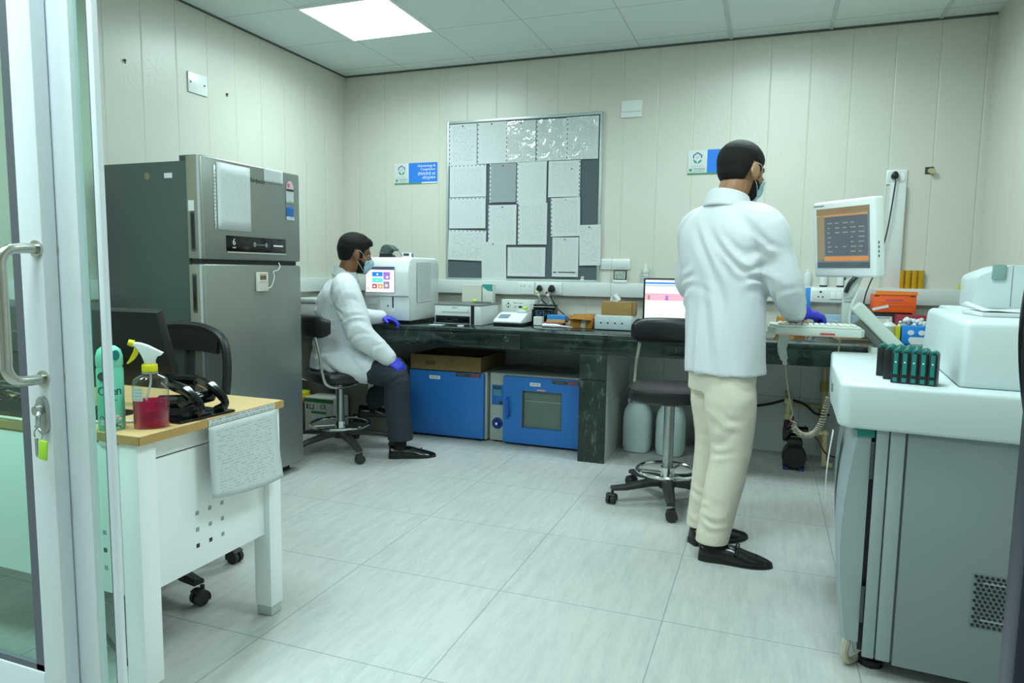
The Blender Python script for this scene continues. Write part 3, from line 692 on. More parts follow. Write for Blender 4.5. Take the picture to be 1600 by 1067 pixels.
# x0,z0,x1,z1,rotation,print,sleeve,punched side,pin colour,label
SH = [(.949, 1.987, 1.173, 2.293, 0, P2, 1, 'l', ink, 'first punched sheet from the left in the top row of the noticeboard'),
 (1.187, 1.990, 1.411, 2.294, 0, P4, 1, 'l', ink, 'second sheet from the left in the top row of the noticeboard'),
 (1.418, 1.990, 1.642, 2.290, 0, P4, 2, 'l', ink, 'shiny sleeve sheet in the middle of the top row of the noticeboard'),
 (1.657, 1.992, 1.877, 2.287, 0, P1, 2, 'l', None, 'shiny sleeve sheet fourth from the left in the top row of the noticeboard'),
 (1.886, 1.992, 2.112, 2.291, 0, P4, 2, 'l', None, 'shiny sleeve sheet at the top corner of the noticeboard nearest the cover plate'),
 (.948, 1.746, 1.252, 1.973, 0, P3, 1, 't', None, 'upper landscape sheet with a small table in the left column of the noticeboard'),
 (.945, 1.509, 1.250, 1.728, 0, P4, 1, 't', None, 'middle landscape sheet with a few lines in the left column of the noticeboard'),
 (.939, 1.265, 1.255, 1.482, .03, P2, 0, 't', None, 'tilted lowest landscape sheet in the left column of the noticeboard'),
 (1.290, 1.700, 1.493, 1.987, 0, pgrey, 1, 'l', red_plastic, 'grey shaded sheet under a red pin on the noticeboard'),
 (1.509, 1.689, 1.731, 1.990, 0, P4, 1, 'l', None, 'faint tall sheet right of the grey shaded sheet on the noticeboard'),
 (1.745, 1.729, 1.975, 1.988, 0, P1, 1, 'r', sign_green, 'handwritten sheet under a green pin in the second row of the noticeboard'),
 (1.780, 1.445, 1.992, 1.724, -.02, P3, 0, 'l', yellow_plastic, 'table sheet under a yellow pin overlapping the handwritten sheet'),
 (1.283, 1.384, 1.500, 1.681, 0, P1, 1, 'l', sign_navy, 'letter sheet under a blue pin below the grey shaded sheet'),
 (1.523, 1.386, 1.741, 1.689, 0, P1, 1, 'l', None, 'letter sheet right of the one with the blue pin on the noticeboard'),
 (1.990, 1.236, 2.148, 1.527, -.02, P2, 0, '', red_plastic, 'sheet overlapping the frame edge of the noticeboard near the small clock'),
 (1.222, 1.112, 1.424, 1.407, -.02, P4, 0, '', sign_green, 'loose narrow sheet hanging below the frame in the lower noticeboard'),
 (1.433, 1.149, 1.733, 1.365, 0, P3, 0, '', None, 'landscape sheet with a dense table at the bottom of the noticeboard'),
 (1.785, 1.151, 1.985, 1.439, 0, P1, 0, '', red_plastic, 'handwritten sheet with black bands under a red pin at the noticeboard bottom')]
for i, (x0, z0, x1, z1, r, pm, sl, pun, pin, lb) in enumerate(SH):
    w, h = x1-x0, z1-z0; lay = .0175+.0016*(i in (7, 11, 14, 15)) + .0008*(i in (15,))
    s = thing('notice_sheet', lb, 'paper', ((x0+x1)/2, -lay-.0022*(i == 11), (z0+z1)/2), group='sheets pinned to the noticeboard'); s.rotation_euler = (0, r, 0)
    b = MB().sheet(lambda u, v: (-w/2+w*u, -.0012-.0028*math.sin(PI*u)*(1-v)*(.4+(i % 3)*.3), -h/2+h*v), 8, 8); q = b.build('page', pm, s)
    if i == 17:
        MB().box(-w/2+.01, -.0052, -h/2+.03, -w/2+.035, -.0042, -h/2+.036).box(-.05, -.0052, -h/2+.03, w/2-.02, -.0042, -h/2+.036).build('black_band', ink, s)
    if pun:
        b = MB(); n = 9
        for j in range(n):
            f = (j+.5)/n-.5
            if pun == 't': b.box(f*w-.006, -.0018, h/2+.004, f*w+.006, -.0010, h/2+.009)
            else:
                sx = -1 if pun == 'l' else 1; b.box(sx*(w/2+.004)-.0028, -.0018, f*h-.006, sx*(w/2+.004)+.0028, -.001, f*h+.006)
        b.build('punch_hole', ink, s)
        b = MB()
        if pun == 't': b.box(-w/2, -.0010, h/2, w/2, -.0004, h/2+.013)
        else: sx = -1 if pun == 'l' else 1; a = sorted((sx*w/2, sx*(w/2+.0095))); b.box(a[0], -.0010, -h/2, a[1], -.0004, h/2)
        b.build('punched_margin', paper_white, s)
    if sl == 2:
        MB().sheet(lambda u, v: (-w/2+w*u, -.006-.0018*math.sin(9*u+4*v)*math.sin(7*v+i), -h/2+h*v), 14, 18).build('clear_sleeve', SLEEVE, s)
    if pin: MB().cyl((0, -.006, 0), (0, -.001, 0), .004, .005, 12).ell((0, -.007, 0), (.005, .003, .005), 10).build('push_pin', pin, s, (-.005 if i != 10 else .06, 0, h/2-.016 if i != 10 else h/2-.06))
# ---------------------------------------------------------------- sockets, plugs, instruments on the trunking
def socket(x, z, w, label, y=-.05, pins=1, switches=2, h=.088):
    t = thing('power_socket', label, 'socket', (x, y-EPS, z))
    MB().box(-w/2, -.012, -h/2, w/2, 0, h/2, .003).build('plate', white_gloss, t)
    MB().box(-w/2+.008, -.0145, -h/2+.012, w/2-.008, -.012, h/2-.012, .001).build('insert', white_plastic, t)
    return t
t = socket(1.60, 1.065, .13, 'white double socket plate on the trunking under the left part of the noticeboard')
b = MB()
for x in (-.035, -.01, .03): b.cyl((x, -.0155, .012), (x, -.0143, .012), .0045, n=10)
b.build('pin_hole', grey_ink, t)
t = socket(1.775, 1.065, .2, 'white socket plate with two black plugs under the noticeboard')
b = MB().box(-.085, -.0175, -.02, -.066, -.0145, .02, .001).box(.01, -.0175, -.02, .03, -.0145, .02, .001); b.build('switch', white_gloss, t)
def plug(x, y, z, label, pts, sc=1.0):
    t = thing('power_plug', label, 'plug', (x, y, z), group='black plugs in the wall sockets')
    b = MB().loft_plug(sc) if hasattr(MB, 'loft_plug') else MB().prism([(-.017*sc, -.018*sc), (.017*sc, -.018*sc), (.022*sc, .0), (.012*sc, .022*sc), (0, .027*sc), (-.012*sc, .022*sc), (-.022*sc, 0)], -.032, 0, 'xz', .005)
    b.build('body', black_plastic, t)
    MB().tube(pts, .0042, 8, 6).build('cable', black_plastic, t)
    return t
plug(1.712, -.0665, 1.062, 'black plug in the socket above the yellow pipette', [(0, -.02, -.018), (.0, -.035, -.05), (.04, -.02, -.1), (.12, .02, -.17), (.16, .03, -.25)])
plug(1.806, -.0665, 1.06, 'black plug with a cable swinging right above the stack of small boxes', [(0, -.02, -.02), (.004, -.035, -.06), (.05, -.02, -.14), (.12, -.01, -.2), (.16, 0, -.25)], 1.2)
t = socket(2.255, 1.247, .21, 'long white blank plate beside the noticeboard edge', 0, h=.075)
t = socket(3.655, 1.063, .21, 'white socket plate with an open three pin outlet and two switches')
b = MB().cyl((-.045, -.0155, .02), (-.045, -.0143, .02), .007, n=14).cyl((-.058, -.0155, -.012), (-.058, -.0143, -.012), .005, n=12).cyl((-.032, -.0155, -.012), (-.032, -.0143, -.012), .005, n=12); b.build('pin_hole', ink, t)
b = MB().box(.012, -.0175, -.024, .045, -.0145, .024, .001).box(.047, -.0175, -.024, .08, -.0145, .024, .001); b.build('switch', white_gloss, t)
MB().box(.012, -.0180, -.026, .08, -.0145, -.0245).build('shadow_line', grey_ink, t)
t = socket(4.005, 1.803, .115, 'white socket plate at the top of the upright trunking with a black plug', 0)
MB().box(.022, -.0175, -.026, .045, -.0145, .026, .001).build('switch', white_gloss, t)
plug(3.992, -.0155, 1.808, 'black plug at the top of the upright trunking with a long hanging cable', [(0, -.03, -.02), (0, -.05, -.06), (-.022, -.055, -.3), (-.045, -.058, -.45), (-.05, -.058, -.52), (-.09, -.07, -.62), (-.13, -.085, -.75), (-.135, -.1, -.86), (-.135, -.1, -.93)], 1.0)
tag(MB().box(0, -.006, -.125, .05, 0, 0, .002).build('blue_leaflet', sky_blue_card, None, (3.505, -.0505, 1.108)), 'blue leaflet hanging from the trunking behind the white sleeve', 'leaflet')
# clock on trunking
t = thing('digital_clock', 'small black framed digital clock and thermometer on the trunking', 'clock', (2.30, -.045, 1.1145))
MB().box(-.05, -.008, 0, .05, .012, .022, .003).build('stand', white_gloss, t)
MB().box(-.046, -.004, .02, .046, .010, .09, .003).build('frame', black_plastic, t); MB().box(-.039, -.0052, .028, .039, -.004, .083).build('display', mat('lcd_grey', S(176, 188, 178), .2), t)
b = MB()
for x, z in ((-.022, .055), (.0, .058), (.02, .045), (-.02, .038), (.022, .07)): b.box(x-.006, -.0058, z-.008, x-.003, -.0052, z+.008).box(x+.003, -.0058, z-.008, x+.006, -.0052, z+.008).box(x-.006, -.0058, z+.006, x+.006, -.0052, z+.008)
b.build('digits', grey_ink, t)
MB().tube([(-.06, 0, .19), (-.062, -.012, .10), (-.06, -.03, .0), (-.055, -.03, -.1), (-.058, 0, -.16)], .0012, 6, 6).build('sensor_wire', grey_ink, t)
# bottles on trunking
def bottle(x, y, z, r, h, label, m, cap=white_gloss, group=None, lm=None):
    t = thing('bottle', label, 'bottle', (x, y, z), group=group)
    MB().lathe([(0, 0), (r*.95, 0), (r, .004), (r, h*.66), (r*.85, h*.76), (r*.42, h*.8), (r*.42, h*.84)], n=24).build('body', m, t)
    MB().lathe([(r*.5, h*.83), (r*.52, h*.98), (0, h)], n=20).build('cap', cap, t)
    if lm: MB().lathe([(r*1.01, h*.12), (r*1.01, h*.6)], n=24).build('label_band', lm, t)
    return t
bottle(2.475, -.026, 1.1148, .022, .135, 'clear white bottle with purple bands standing on the trunking', mat('cloudy_plastic', S(210, 220, 214), .3), lm=printed('purple_band_print', 3, .9, (210, 214, 214), 0, 2, .0, 30))
bottle(3.53, -.026, 1.1148, .022, .115, 'white dropper bottle nearest the sleeve on the right trunking', white_plastic)
amber = mat('dark_cap', S(40, 22, 30), .35)
for x, lb in ((3.625, 'white jar with a dark base below the analyzer monitor'), (3.725, 'white jar with a dark side by the monitor arm on the trunking')):
    t = thing('reagent_jar', lb, 'jar', (x, -.026, 1.1148), group='jars on the right trunking')
    MB().lathe([(.023, .0), (.024, .01)], n=24).build('base_ring', amber, t); MB().lathe([(.0235, .0102), (.0235, .085), (.018, .095), (.018, .11), (0, .112)], n=24).build('body', white_plastic, t)
    if x > 3.7: MB().box(.018, -.02, .002, .026, .02, .085, .002).build('dark_side', amber, t)
for i in range(4):
    tag(MB().lathe([(.0165, 0), (.0172, .002), (.0168, .106), (.0175, .108), (.0175, .112), (.013, .112), (.013, .108)], n=24).build('gold_canister', gold_foil, None, (4.068+i*.0355, -.025, 1.1148)),
        ('first gold plastic canister beside the upright trunking', 'second gold plastic canister from the upright trunking', 'third gold plastic canister from the upright trunking', 'fourth gold plastic canister, farthest from the upright trunking')[i], 'canister', 'gold canisters on the trunking')
# open pipe stub high on the wall
t = wallthing('pipe_stub', 'yellowish pipe stub sticking out of the back wall at upper right', 'pipe', 4.186, 1.834)
MB().box(-.028, -.002, -.02, .02, 0, .024).build('hole_rim', dark_grey, t); MB().cyl((0, 0, 0), (.006, -.04, -.006), .015, .017, 18).build('stub', cream_pvc, t)
# ================================================================ UNDER THE COUNTER
t = thing('incubator', 'plain blue door incubator under the counter with a cardboard tray on top', 'incubator', (1.21, -.30, 0))
MB().box(-.275, -.245, .012, .285, .24, .485, .004).build('body', grey_enamel, t)
MB().box(-.305, -.28, .018, .272, -.247, .478, .006).build('door', blue_paint, t)
MB().box(-.255, -.22, 0, .265, .22, .012).build('plinth', black_plastic, t)
MB().box(-.145, -.2812, .42, -.06, -.28, .445).build('name_sticker', paper_white, t); text('lettering', 'HOT AIR', .014, ink, t, (-.103, -.2814, .4325), RX)
MB().box(.06, -.2815, .45, .25, -.28, .474).build('brand_plate', dark_grey, t)
text('lettering', 'DENOVA', .013, grey_ink, t, (.1, -.2817, .462), RX); MB().box(.175, -.2822, .453, .24, -.2815, .471).build('red_badge', mat('dull_red', S(150, 70, 74), .5), t)
t = thing('cardboard_tray', 'open brown cardboard tray on top of the plain blue incubator', 'tray', (1.20, -.33, .4856))
b = MB(); h = .105
b.box(-.285, -.25, 0, .26, -.244, h).box(-.285, .20, 0, .26, .206, h).box(-.285, -.244, 0, -.279, .20, h).box(.254, -.244, 0, .26, .20, h).box(-.279, -.244, 0, .254, .20, .006)
b.build('tray', dark_cardboard, t)
b = MB().box(-.17, -.2508, .035, -.09, -.25, .062); b.build('print_mark', mat('brown_ink', S(84, 66, 38), .8), t)
b = MB(); b.tube([(.02+.025*math.cos(a), -.2505, .05+.025*math.sin(a)) for a in np.linspace(0, 2*PI, 18, endpoint=False)], .0016, 4, 0, True); b.build('print_mark', mat('brown_ink', S(84, 66, 38)), t)
t = thing('incubator', 'blue incubator with a glass window, a dial and a display panel under the counter', 'incubator', (1.86, -.29, 0))
MB().box(-.345, -.25, .014, .33, .24, .488, .004).build('body', grey_enamel, t)
MB().box(-.32, -.22, 0, .31, .22, .014).build('plinth', black_plastic, t)
b = MB()
for x0, z0, x1, z1 in ((-.232, .02, -.095, .476), (.185, .02, .335, .476), (-.095, .02, .185, .13), (-.095, .385, .185, .476)): b.box(x0, -.29, z0, x1, -.252, z1)
b.build('door', blue_paint, t)
MB().box(-.10, -.266, .125, .19, -.262, .39).build('window_pane', mat('dusty_glass', S(96, 112, 102), .15, var=.1, nscale=10), t)
b = MB().box(-.097, -.289, .128, -.09, -.266, .388).box(.18, -.289, .128, .187, -.266, .388); b.build('window_rim', mat('dull_green_grey', S(70, 88, 84), .5), t)
MB().box(-.08, -.2675, .31, .175, -.266, .314).build('shelf_edge', mat('pale_line', S(150, 164, 154), .4), t)
MB().tube([(-.20, -.29, .325), (-.195, -.315, .31), (-.185, -.325, .27), (-.185, -.325, .23), (-.19, -.315, .205), (-.195, -.29, .20)], .010, 10, 5).build('handle', mat('blue_grip', S(24, 86, 170), .4), t)
p_ = MB().box(-.33, -.2545, .265, -.243, -.25, .405, .002).build('control_panel', mat('panel_blue', S(36, 104, 180), .35), t)
MB().box(-.318, -.2555, .33, -.255, -.2545, .37).build('display', mat('teal_grey', S(70, 140, 160), .3), p_); MB().box(-.32, -.2555, .375, -.262, -.2545, .395).build('print', dark_grey, p_)
MB().box(-.275, -.2562, .272, -.248, -.2545, .292, .001).build('rocker_switch', mat('dark_green', S(24, 60, 30), .4), p_)
MB().lathe([(0, -.006), (.038, -.006), (.04, -.002), (.04, 0)], (-.288, -.25, .135), 28, 'y').lathe([(0, -.022), (.018, -.022), (.024, -.008), (.026, -.005)], (-.288, -.25, .135), 28, 'y').build('dial', blue_dark, t)
MB().lathe([(0, -.0235), (.008, -.0235), (.009, -.022)], (-.288, -.25, .135), 18, 'y').build('dial_cap', white_gloss, t)
MB().box(-.04, -.2912, .42, .035, -.29, .444).build('name_sticker', paper_white, t); text('lettering', 'HOT AIR', .013, ink, t, (-.0025, -.2914, .432), RX)
MB().box(.01, -.2912, .39, .07, -.29, .401).build('pink_sticker', mat('pale_pink', S(190, 150, 150), .6), t)
MB().box(.115, -.2915, .445, .30, -.29, .469).build('brand_plate', dark_grey, t); text('lettering', 'DENOVA', .012, grey_ink, t, (.165, -.2917, .457), RX); MB().box(.225, -.2922, .448, .29, -.2915, .466).build('red_badge', mat('dull_red', S(150, 70, 74)), t)
# grey steel machine behind the seated person's legs
t = thing('grey_cabinet', 'dull grey steel cabinet under the counter behind the seated person', 'cabinet', (.63, -.37, 0))
MB().box(-.235, -.29, .02, .225, .24, .48, .004).build('body', mat('dull_grey_enamel', S(110, 110, 100), .5), t)
MB().box(-.225, -.28, 0, .21, .22, .02).build('plinth', black_plastic, t)
MB().box(-.02, -.2915, .30, .08, -.29, .36).build('sticker', printed('sticker_print', 8, .5), t); MB().box(-.15, -.2915, .07, -.04, -.29, .13).build('vent', black_plastic, t); MB().box(-.18, -.2915, .41, -.06, -.29, .44).build('yellow_sticker', mat('dull_yellow', S(150, 140, 40), .6), t)
t = thing('waste_bin', 'steel pedal bin with a yellow lid and yellow liner under the counter', 'bin', (.085, -.80, 0))
MB().lathe([(0, .0), (.085, 0), (.088, .01), (.095, .235), (.094, .24)], n=28).build('body', mat('dull_steel', S(150, 152, 148), .35, .7), t)
b = MB().lathe([(.098, .215), (.108, .225), (.112, .245), (.105, .268), (.098, .272)], n=28); b.build('liner', mat('amber_liner', S(226, 160, 24), .45), t)
MB().lathe([(.1, .272), (.10, .29), (0, .297)], n=28).build('lid', mat('dull_lime_lid', S(200, 205, 40), .45), t); MB().box(.02, -.102, .274, .07, -.098, .288).build('lid_tag', grey_ink, t)
t = thing('reagent_pack', 'plastic wrapped white reagent carton with a green band under the counter', 'box', (.325, -.77, 0))
MB().box(-.12, -.09, 0, .125, .10, .27, .006).build('carton', mat('wrapped_white', S(188, 194, 184), .35), t)
MB().box(-.121, -.0915, .235, .126, -.09, .262).build('green_band', mat('pack_green', S(40, 110, 56), .4), t)
text('lettering', 'CE', .045, ink, t, (.04, -.0918, .205), RX); MB().box(-.1, -.0918, .185, -.088, -.09, .222).box(-.075, -.0918, .185, -.04, -.09, .19).box(-.075, -.0918, .185, -.07, -.09, .222).box(-.045, -.0918, .185, -.04, -.09, .222).build('symbol', ink, t)
MB().box(-.055, -.0925, .10, .06, -.09, .17).build('label', printed('pack_print', 6, .6), t); MB().box(-.06, -.0932, .155, .065, -.0925, .172).build('label_header', mat('pack_green', S(40, 110, 56)), t)
# water jugs
def jug(x, y, label, rz=0):
    t = thing('water_jug', label, 'jug', (x, y, 0), rz, 'white plastic jugs under the counter')
    b = MB(); rs = []
    for z, hx, hy in ((0, .075, .075), (.006, .085, .085), (.05, .094, .094), (.23, .094, .094), (.28, .086, .086), (.325, .06, .06), (.335, .036, .036), (.355, .036, .036)):
        rs.append([(hx*math.copysign(abs(math.cos(a))**.62, math.cos(a)), hy*math.copysign(abs(math.sin(a))**.62, math.sin(a)), z) for a in np.linspace(0, 2*PI, 32, endpoint=False)])
    b.rings(rs); b.build('body', jug_mat, t)
    MB().lathe([(.04, .343), (.042, .346), (.042, .368), (0, .37)], n=24).build('cap', black_plastic if x < 2.6 else white_plastic, t)
    MB().tube([(-.06, 0, .315), (-.062, 0, .345), (-.03, 0, .352)], .009, 8, 5).build('grip', jug_mat, t)
jug(2.515, -.36, 'black capped white water jug beside the granite pier')
jug(2.735, -.37, 'white water jug behind the pole of the stool at right')
jug(2.985, -.22, 'white water jug mostly hidden behind the legs of the standing man')
# pump and piping
t = thing('water_pump', 'black electric water pump on the floor under the counter with white pipes', 'pump', (3.49, -.40, 0))
MB().lathe([(0, -.09), (.06, -.09), (.068, -.08), (.07, .0), (.062, .02), (.062, .08), (0, .085)], (0, 0, .085), 28, 'y').build('motor', black_plastic, t)
b = MB()
for i in range(12):
    a = i*PI/6; b.box(-.004, -.095, .02, .004, -.088, .055, M=Matrix.Translation((0, 0, .085)) @ Matrix.Rotation(a, 4, 'Y'))
b.build('fan_cover', mat('matte_black', S(30, 31, 33), .6), t)
b = MB().box(-.06, -.07, 0, -.03, .07, .02).box(.03, -.07, 0, .06, .07, .02); b.build('foot', mat('dull_blue', S(30, 50, 110), .5), t)
MB().box(-.04, -.05, .145, .045, .05, .185, .008).build('terminal_box', mat('matte_black', S(30, 31, 33)), t)
b = MB().cyl((-.05, .03, .225), (.075, .03, .225), .032, n=20).cyl((-.045, .03, .16), (-.045, .03, .29), .022, n=18).box(-.07, .0, .17, -.03, .06, .25, .006).cyl((.055, .03, .225), (.062, .03, .225), .04, n=20)
b.build('pump_head', black_gloss, t); MB().ell((-.005, -.015, .23), (.008, .006, .008), 10).build('bleed_plug', white_gloss, t)
MB().tube([(-.04, .0, .255), (-.02, -.01, .30), (-.02, 0, .325)], .009, 8, 4).build('red_hose', mat('rust_red', S(120, 50, 36), .5), t)
t = thing('water_pipe', 'cream plastic pipe rising from the pump to an elbow at the tiled wall', 'pipe', (3.445, -.37, .30))
MB().tube([(0, 0, .0), (0, 0, .09), (.002, .05, .112), (.002, .33, .112)], .016, 14, 4).build('pipe', cream_pvc, t); MB().cyl((0, 0, -.002), (0, 0, .03), .021, n=18).build('fitting', cream_pvc, t); MB().ell((0, .005, .11), .026, 16).build('elbow', cream_pvc, t)
t = thing('water_pipe', 'cream plastic pipe leaving the pump sideways and bending down to the floor', 'pipe', (3.568, -.37, .225))
MB().cyl((0, 0, 0), (.09, 0, 0), .013, n=16).cyl((.095, 0, .0), (.095, 0, -.2), .014, n=16).cyl((.095, 0, -.18), (.14, 0, -.2), .016, n=14).build('pipe', cream_pvc, t)
MB().cyl((.03, 0, 0), (.055, 0, 0), .018, n=16).build('fitting', cream_pvc, t); MB().ell((.095, 0, 0), .022, 16).build('elbow', cream_pvc, t); MB().cyl((.095, 0, -.06), (.095, 0, -.10), .019, n=16).build('fitting', cream_pvc, t)
t = thing('water_pipe', 'cream plastic pipe stack with valves climbing the tiled wall near the analyzer', 'pipe', (3.665, -.06, 0))
MB().cyl((0, 0, .05), (0, 0, .62), .016, n=16).cyl((-.2, .02, .335), (0, .02, .335), .011, n=12).build('pipe', cream_pvc, t)
for z in (.26, .44): MB().cyl((0, 0, z), (0, 0, z+.06), .025, n=16).build('fitting', mat('brass_yellow', S(170, 150, 70), .4), t)
tag(MB().tube([(2.95, -.03, .30), (3.15, -.04, .29), (3.33, -.08, .33), (3.45, -.12, .375), (3.55, -.13, .355), (3.62, -.13, .30), (3.70, -.13, .30)], .009, 8, 8).build('black_cable', black_plastic), 'black cable running along the tiled wall under the counter', 'cable')
tag(MB().tube([(3.545, -.42, .24), (3.58, -.46, .235), (3.62, -.48, .20), (3.66, -.47, .13), (3.72, -.44, .10)], .005, 8, 6).build('pump_cable', mat('dark_red_cable', S(80, 40, 44), .5)), 'thin dark red cable leaving the pump', 'cable')

# ================================================================ REFRIGERATOR
M_FSIDE = mat('fridge_grey_side', S(70, 84, 82), .42, .25, var=.04, nscale=10)
M_FDOOR = mat('fridge_steel_door', S(150, 155, 148), .36, .7, var=.03, nscale=6)
M_FEDGE = mat('fridge_door_edge', S(140, 142, 128), .4, .4, var=.03)
t = thing('refrigerator', 'tall grey two door refrigerator against the left wall with papers on it', 'refrigerator', (.40, -1.95, 0))
MB().box(-.325, -.365, .045, .255, .355, 1.695, .008).build('body', M_FSIDE, t)
b = MB().box(-.3, -.34, 0, -.26, -.30, .045).box(.19, -.34, 0, .25, -.28, .045).box(.19, .27, 0, .27, .33, .045).box(-.3, .29, 0, -.26, .33, .045); b.build('foot', black_plastic, t)
MB().box(.20, -.355, 1.693, .30, -.30, 1.722, .003).box(.2, .30, 1.693, .3, .35, 1.712, .003).build('hinge_cover', dark_grey, t)
def fdoor(z0, z1, hz0, hz1):
    d = MB().box(.262, -.370, z0, .350, .362, z1, .010, 3).build('door', M_FDOOR, t)
    MB().box(.258, -.3715, z0+.004, .318, -.366, z1-.004, .001).build('edge_panel', M_FEDGE, d)
    b = MB().prism([(.276, hz0+.008), (.280, hz0), (.300, hz0), (.304, hz0+.008), (.304, hz1-.008), (.300, hz1), (.280, hz1), (.276, hz1-.008)], -.3728, -.3700); b.build('handle', mat('handle_rim', S(70, 74, 70), .35), d)
    MB().box(.281, -.3735, hz0+.012, .299, -.3722, hz1-.012).build('handle_recess', black_gloss, d)
    MB().box(.320, -.3712, z0+.003, .336, -.3650, z1-.003, .001).build('chrome_strip', mat('bright_strip', S(190, 196, 200), .3, .5), d)
    return d
d1 = fdoor(1.225, 1.718, 1.262, 1.455); d2 = fdoor(.052, 1.203, .965, 1.155)
MB().box(.255, -.355, 1.203, .325, .35, 1.225).build('door_gap', black_plastic, t)
q = MB().box(.3502, -.222, 1.268, .353, .229, 1.346, .001).build('control_panel', black_gloss, d1)
MB().box(.3502, -.222, 1.260, .3555, .229, 1.267).build('chrome_line', chrome, d1)
text('lettering', '6', .045, mat('pale_gold_ink', S(220, 224, 200), .4), q, (.3534, -.17, 1.315), RXE); text('lettering', 'SENSE', .009, white_ink, q, (.3534, -.17, 1.287), RXE)
b = MB(); 
for y in (-.02, .07): b.ell((.3532, y, 1.308), (.0008, .011, .013), 12)
b.box(.3528, -.008, 1.306, .3536, .055, 1.31); b.build('touch_marks', grey_ink, q); MB().box(.3528, .125, 1.303, .3536, .205, 1.311).build('model_mark', white_ink, q)
text('brand_lettering', 'Whirlpool', .034, mat('dark_bronze', S(60, 64, 54), .3, .5), d1, (.3508, -.005, 1.640), RXE, shear=.3)
# papers and stickers on the fridge: each can be lifted away
def on_fridge(y0, z0, y1, z1, m, label, name='paper_sheet', x=.7512, cat='paper', tilt=0):
    w, h = y1-y0, z1-z0
    o = MB().sheet(lambda u, v: (.001+.002*math.sin(PI*u)*(1-v), -w/2+w*u, -h/2+h*v), 6, 6).build(name, m, None, (x, (y0+y1)/2, (z0+z1)/2), (tilt, 0, 0)); o.modifiers.new('s', 'SOLIDIFY').thickness = .0004
    return tag(o, label, cat)
PF = printed('print_fridge', 44, .26, u=1, cols=12); PF2 = printed('print_fridge_small', 14, .4, u=1)
on_fridge(-2.245, 1.368, -2.232, 1.68, printed('punch_strip', 18, .9, u=1, margin=.0, cols=1), 'narrow punched strip beside the big paper on the freezer door', 'punched_strip')
on_fridge(-2.224, 1.372, -1.993, 1.698, PF, 'large printed sheet on the upper door of the refrigerator')
on_fridge(-1.887, 1.645, -1.734, 1.717, PF2, 'small landscape note at the top of the refrigerator door', tilt=0)
o = on_fridge(-1.71, 1.548, -1.645, 1.628, printed('rating_paper', 8, .6, u=1), 'white energy rating sticker near the edge of the freezer door', 'energy_sticker', cat='sticker')
b = MB().prism([(.0325*math.cos(a), .04+.045*math.sin(a)) for a in np.linspace(0, PI, 14)], .0022, .0030, 'yz'); b.build('star_arc', mat('pale_pink_print', S(214, 190, 196), .5), o); MB().box(.003, -.032, .028, .0036, .032, .038).build('dark_band', ink, o)
MB().ell((.003, -.012, .058), (.0006, .011, .012), 12).build('pink_star', mat('pink_ink', S(220, 90, 120), .5), o)
o = on_fridge(-1.709, 1.455, -1.645, 1.53, mat('sticker_blue', S(40, 100, 170), .35, var=.15, nscale=30), 'blue picture sticker below the energy rating sticker', 'blue_sticker', cat='sticker')
MB().box(.001, -.032, -.037, .0035, .032, -.018).build('white_foot', printed('foot_print', 3, .7, u=1), o)
tag(MB().box(0, 0, 0, .035, .0008, .05).build('side_sticker', paper_white, None, (.666, -2.3226, 1.455)), 'small white sticker on the freezer door edge above the handle slot', 'sticker')
tag(MB().box(0, 0, 0, .05, .0008, .024).build('side_sticker', paper_white, None, (.515, -2.3162, 1.615)), 'small white sticker high on the dark side of the refrigerator', 'sticker')
tag(MB().cyl((0, .0008, 0), (0, 0, 0), .018, n=16).build('side_sticker', mat('old_sticker', S(120, 116, 90), .6), None, (.405, -2.3162, 1.628)), 'worn round sticker high on the dark side of the refrigerator', 'sticker')
t = thing('fridge_thermometer', 'white digital thermometer stuck on the lower refrigerator door with a thin wire', 'thermometer', (.7508, -1.928, 1.112))
MB().box(0, -.042, -.05, .016, .042, .052, .005).build('case', mat('warm_white_plastic', S(214, 210, 200), .4), t); MB().box(.016, -.024, .012, .0168, .024, .036).build('display', mat('lcd_olive', S(96, 98, 76), .25), t)
MB().box(.016, -.030, .040, .0166, .030, .044).build('orange_line', mat('rust_ink', S(205, 80, 50)), t); MB().box(.016, -.032, -.006, .0168, .032, .006).build('buttons', mat('pale_pink_plastic', S(214, 180, 175), .4), t)
MB().tube([(.016, .035, -.035), (.022, .06, -.02), (.02, .085, .03), (.014, .085, .055), (.016, .12, .065), (.012, .142, .085), (-.004, .15, .105)], .0025, 6, 6).build('wire', white_plastic, t)

# ================================================================ DESK
def wood_mat():
    k = N('pale_wood'); g = k.obj(); k.set('Roughness', .4)
    n = k.noise(6, 5, k.scale(g, (1, 14, 14)), .6)
    k.l(k.mix(n, S(216, 184, 132), S(190, 156, 104)), k.p.inputs['Base Color']); return k.m
WOOD = wood_mat()
wood_edge = mat('wood_edge', S(190, 152, 92), .45, var=.08, nscale=40)
t = thing('office_desk', 'pale wood desk with white metal legs and perforated panels by the glass door', 'desk', (1.0, -3.32, 0))
d = MB().box(-.80, -.289, .7205, .774, .284, .745, .002).build('desktop', WOOD, t)
b = MB().box(-.80, -.2898, .7208, .7748, -.289, .7447).box(.774, -.2898, .7208, .7748, .2848, .7447); b.build('edge_band', wood_edge, d)
b = MB().box(-.77, -.27, .665, .73, -.25, .7205).box(-.77, .245, .665, .73, .265, .7205).box(.70, -.25, .665, .735, .245, .7205); b.build('frame_rail', white_metal, t)
for x, y in ((.690, -.283), (.690, .222), (-.76, -.283), (-.76, .222)):
    l = MB().box(x, y, .035, x+.068, y+.060, .7205, .003).build('leg', white_metal, t)
    MB().box(x+.003, y+.003, 0, x+.065, y+.057, .034, .004).build('foot_cap', mat('clear_foot', S(186, 196, 192), .3), l)
hole_x = [.08, .125, .17]
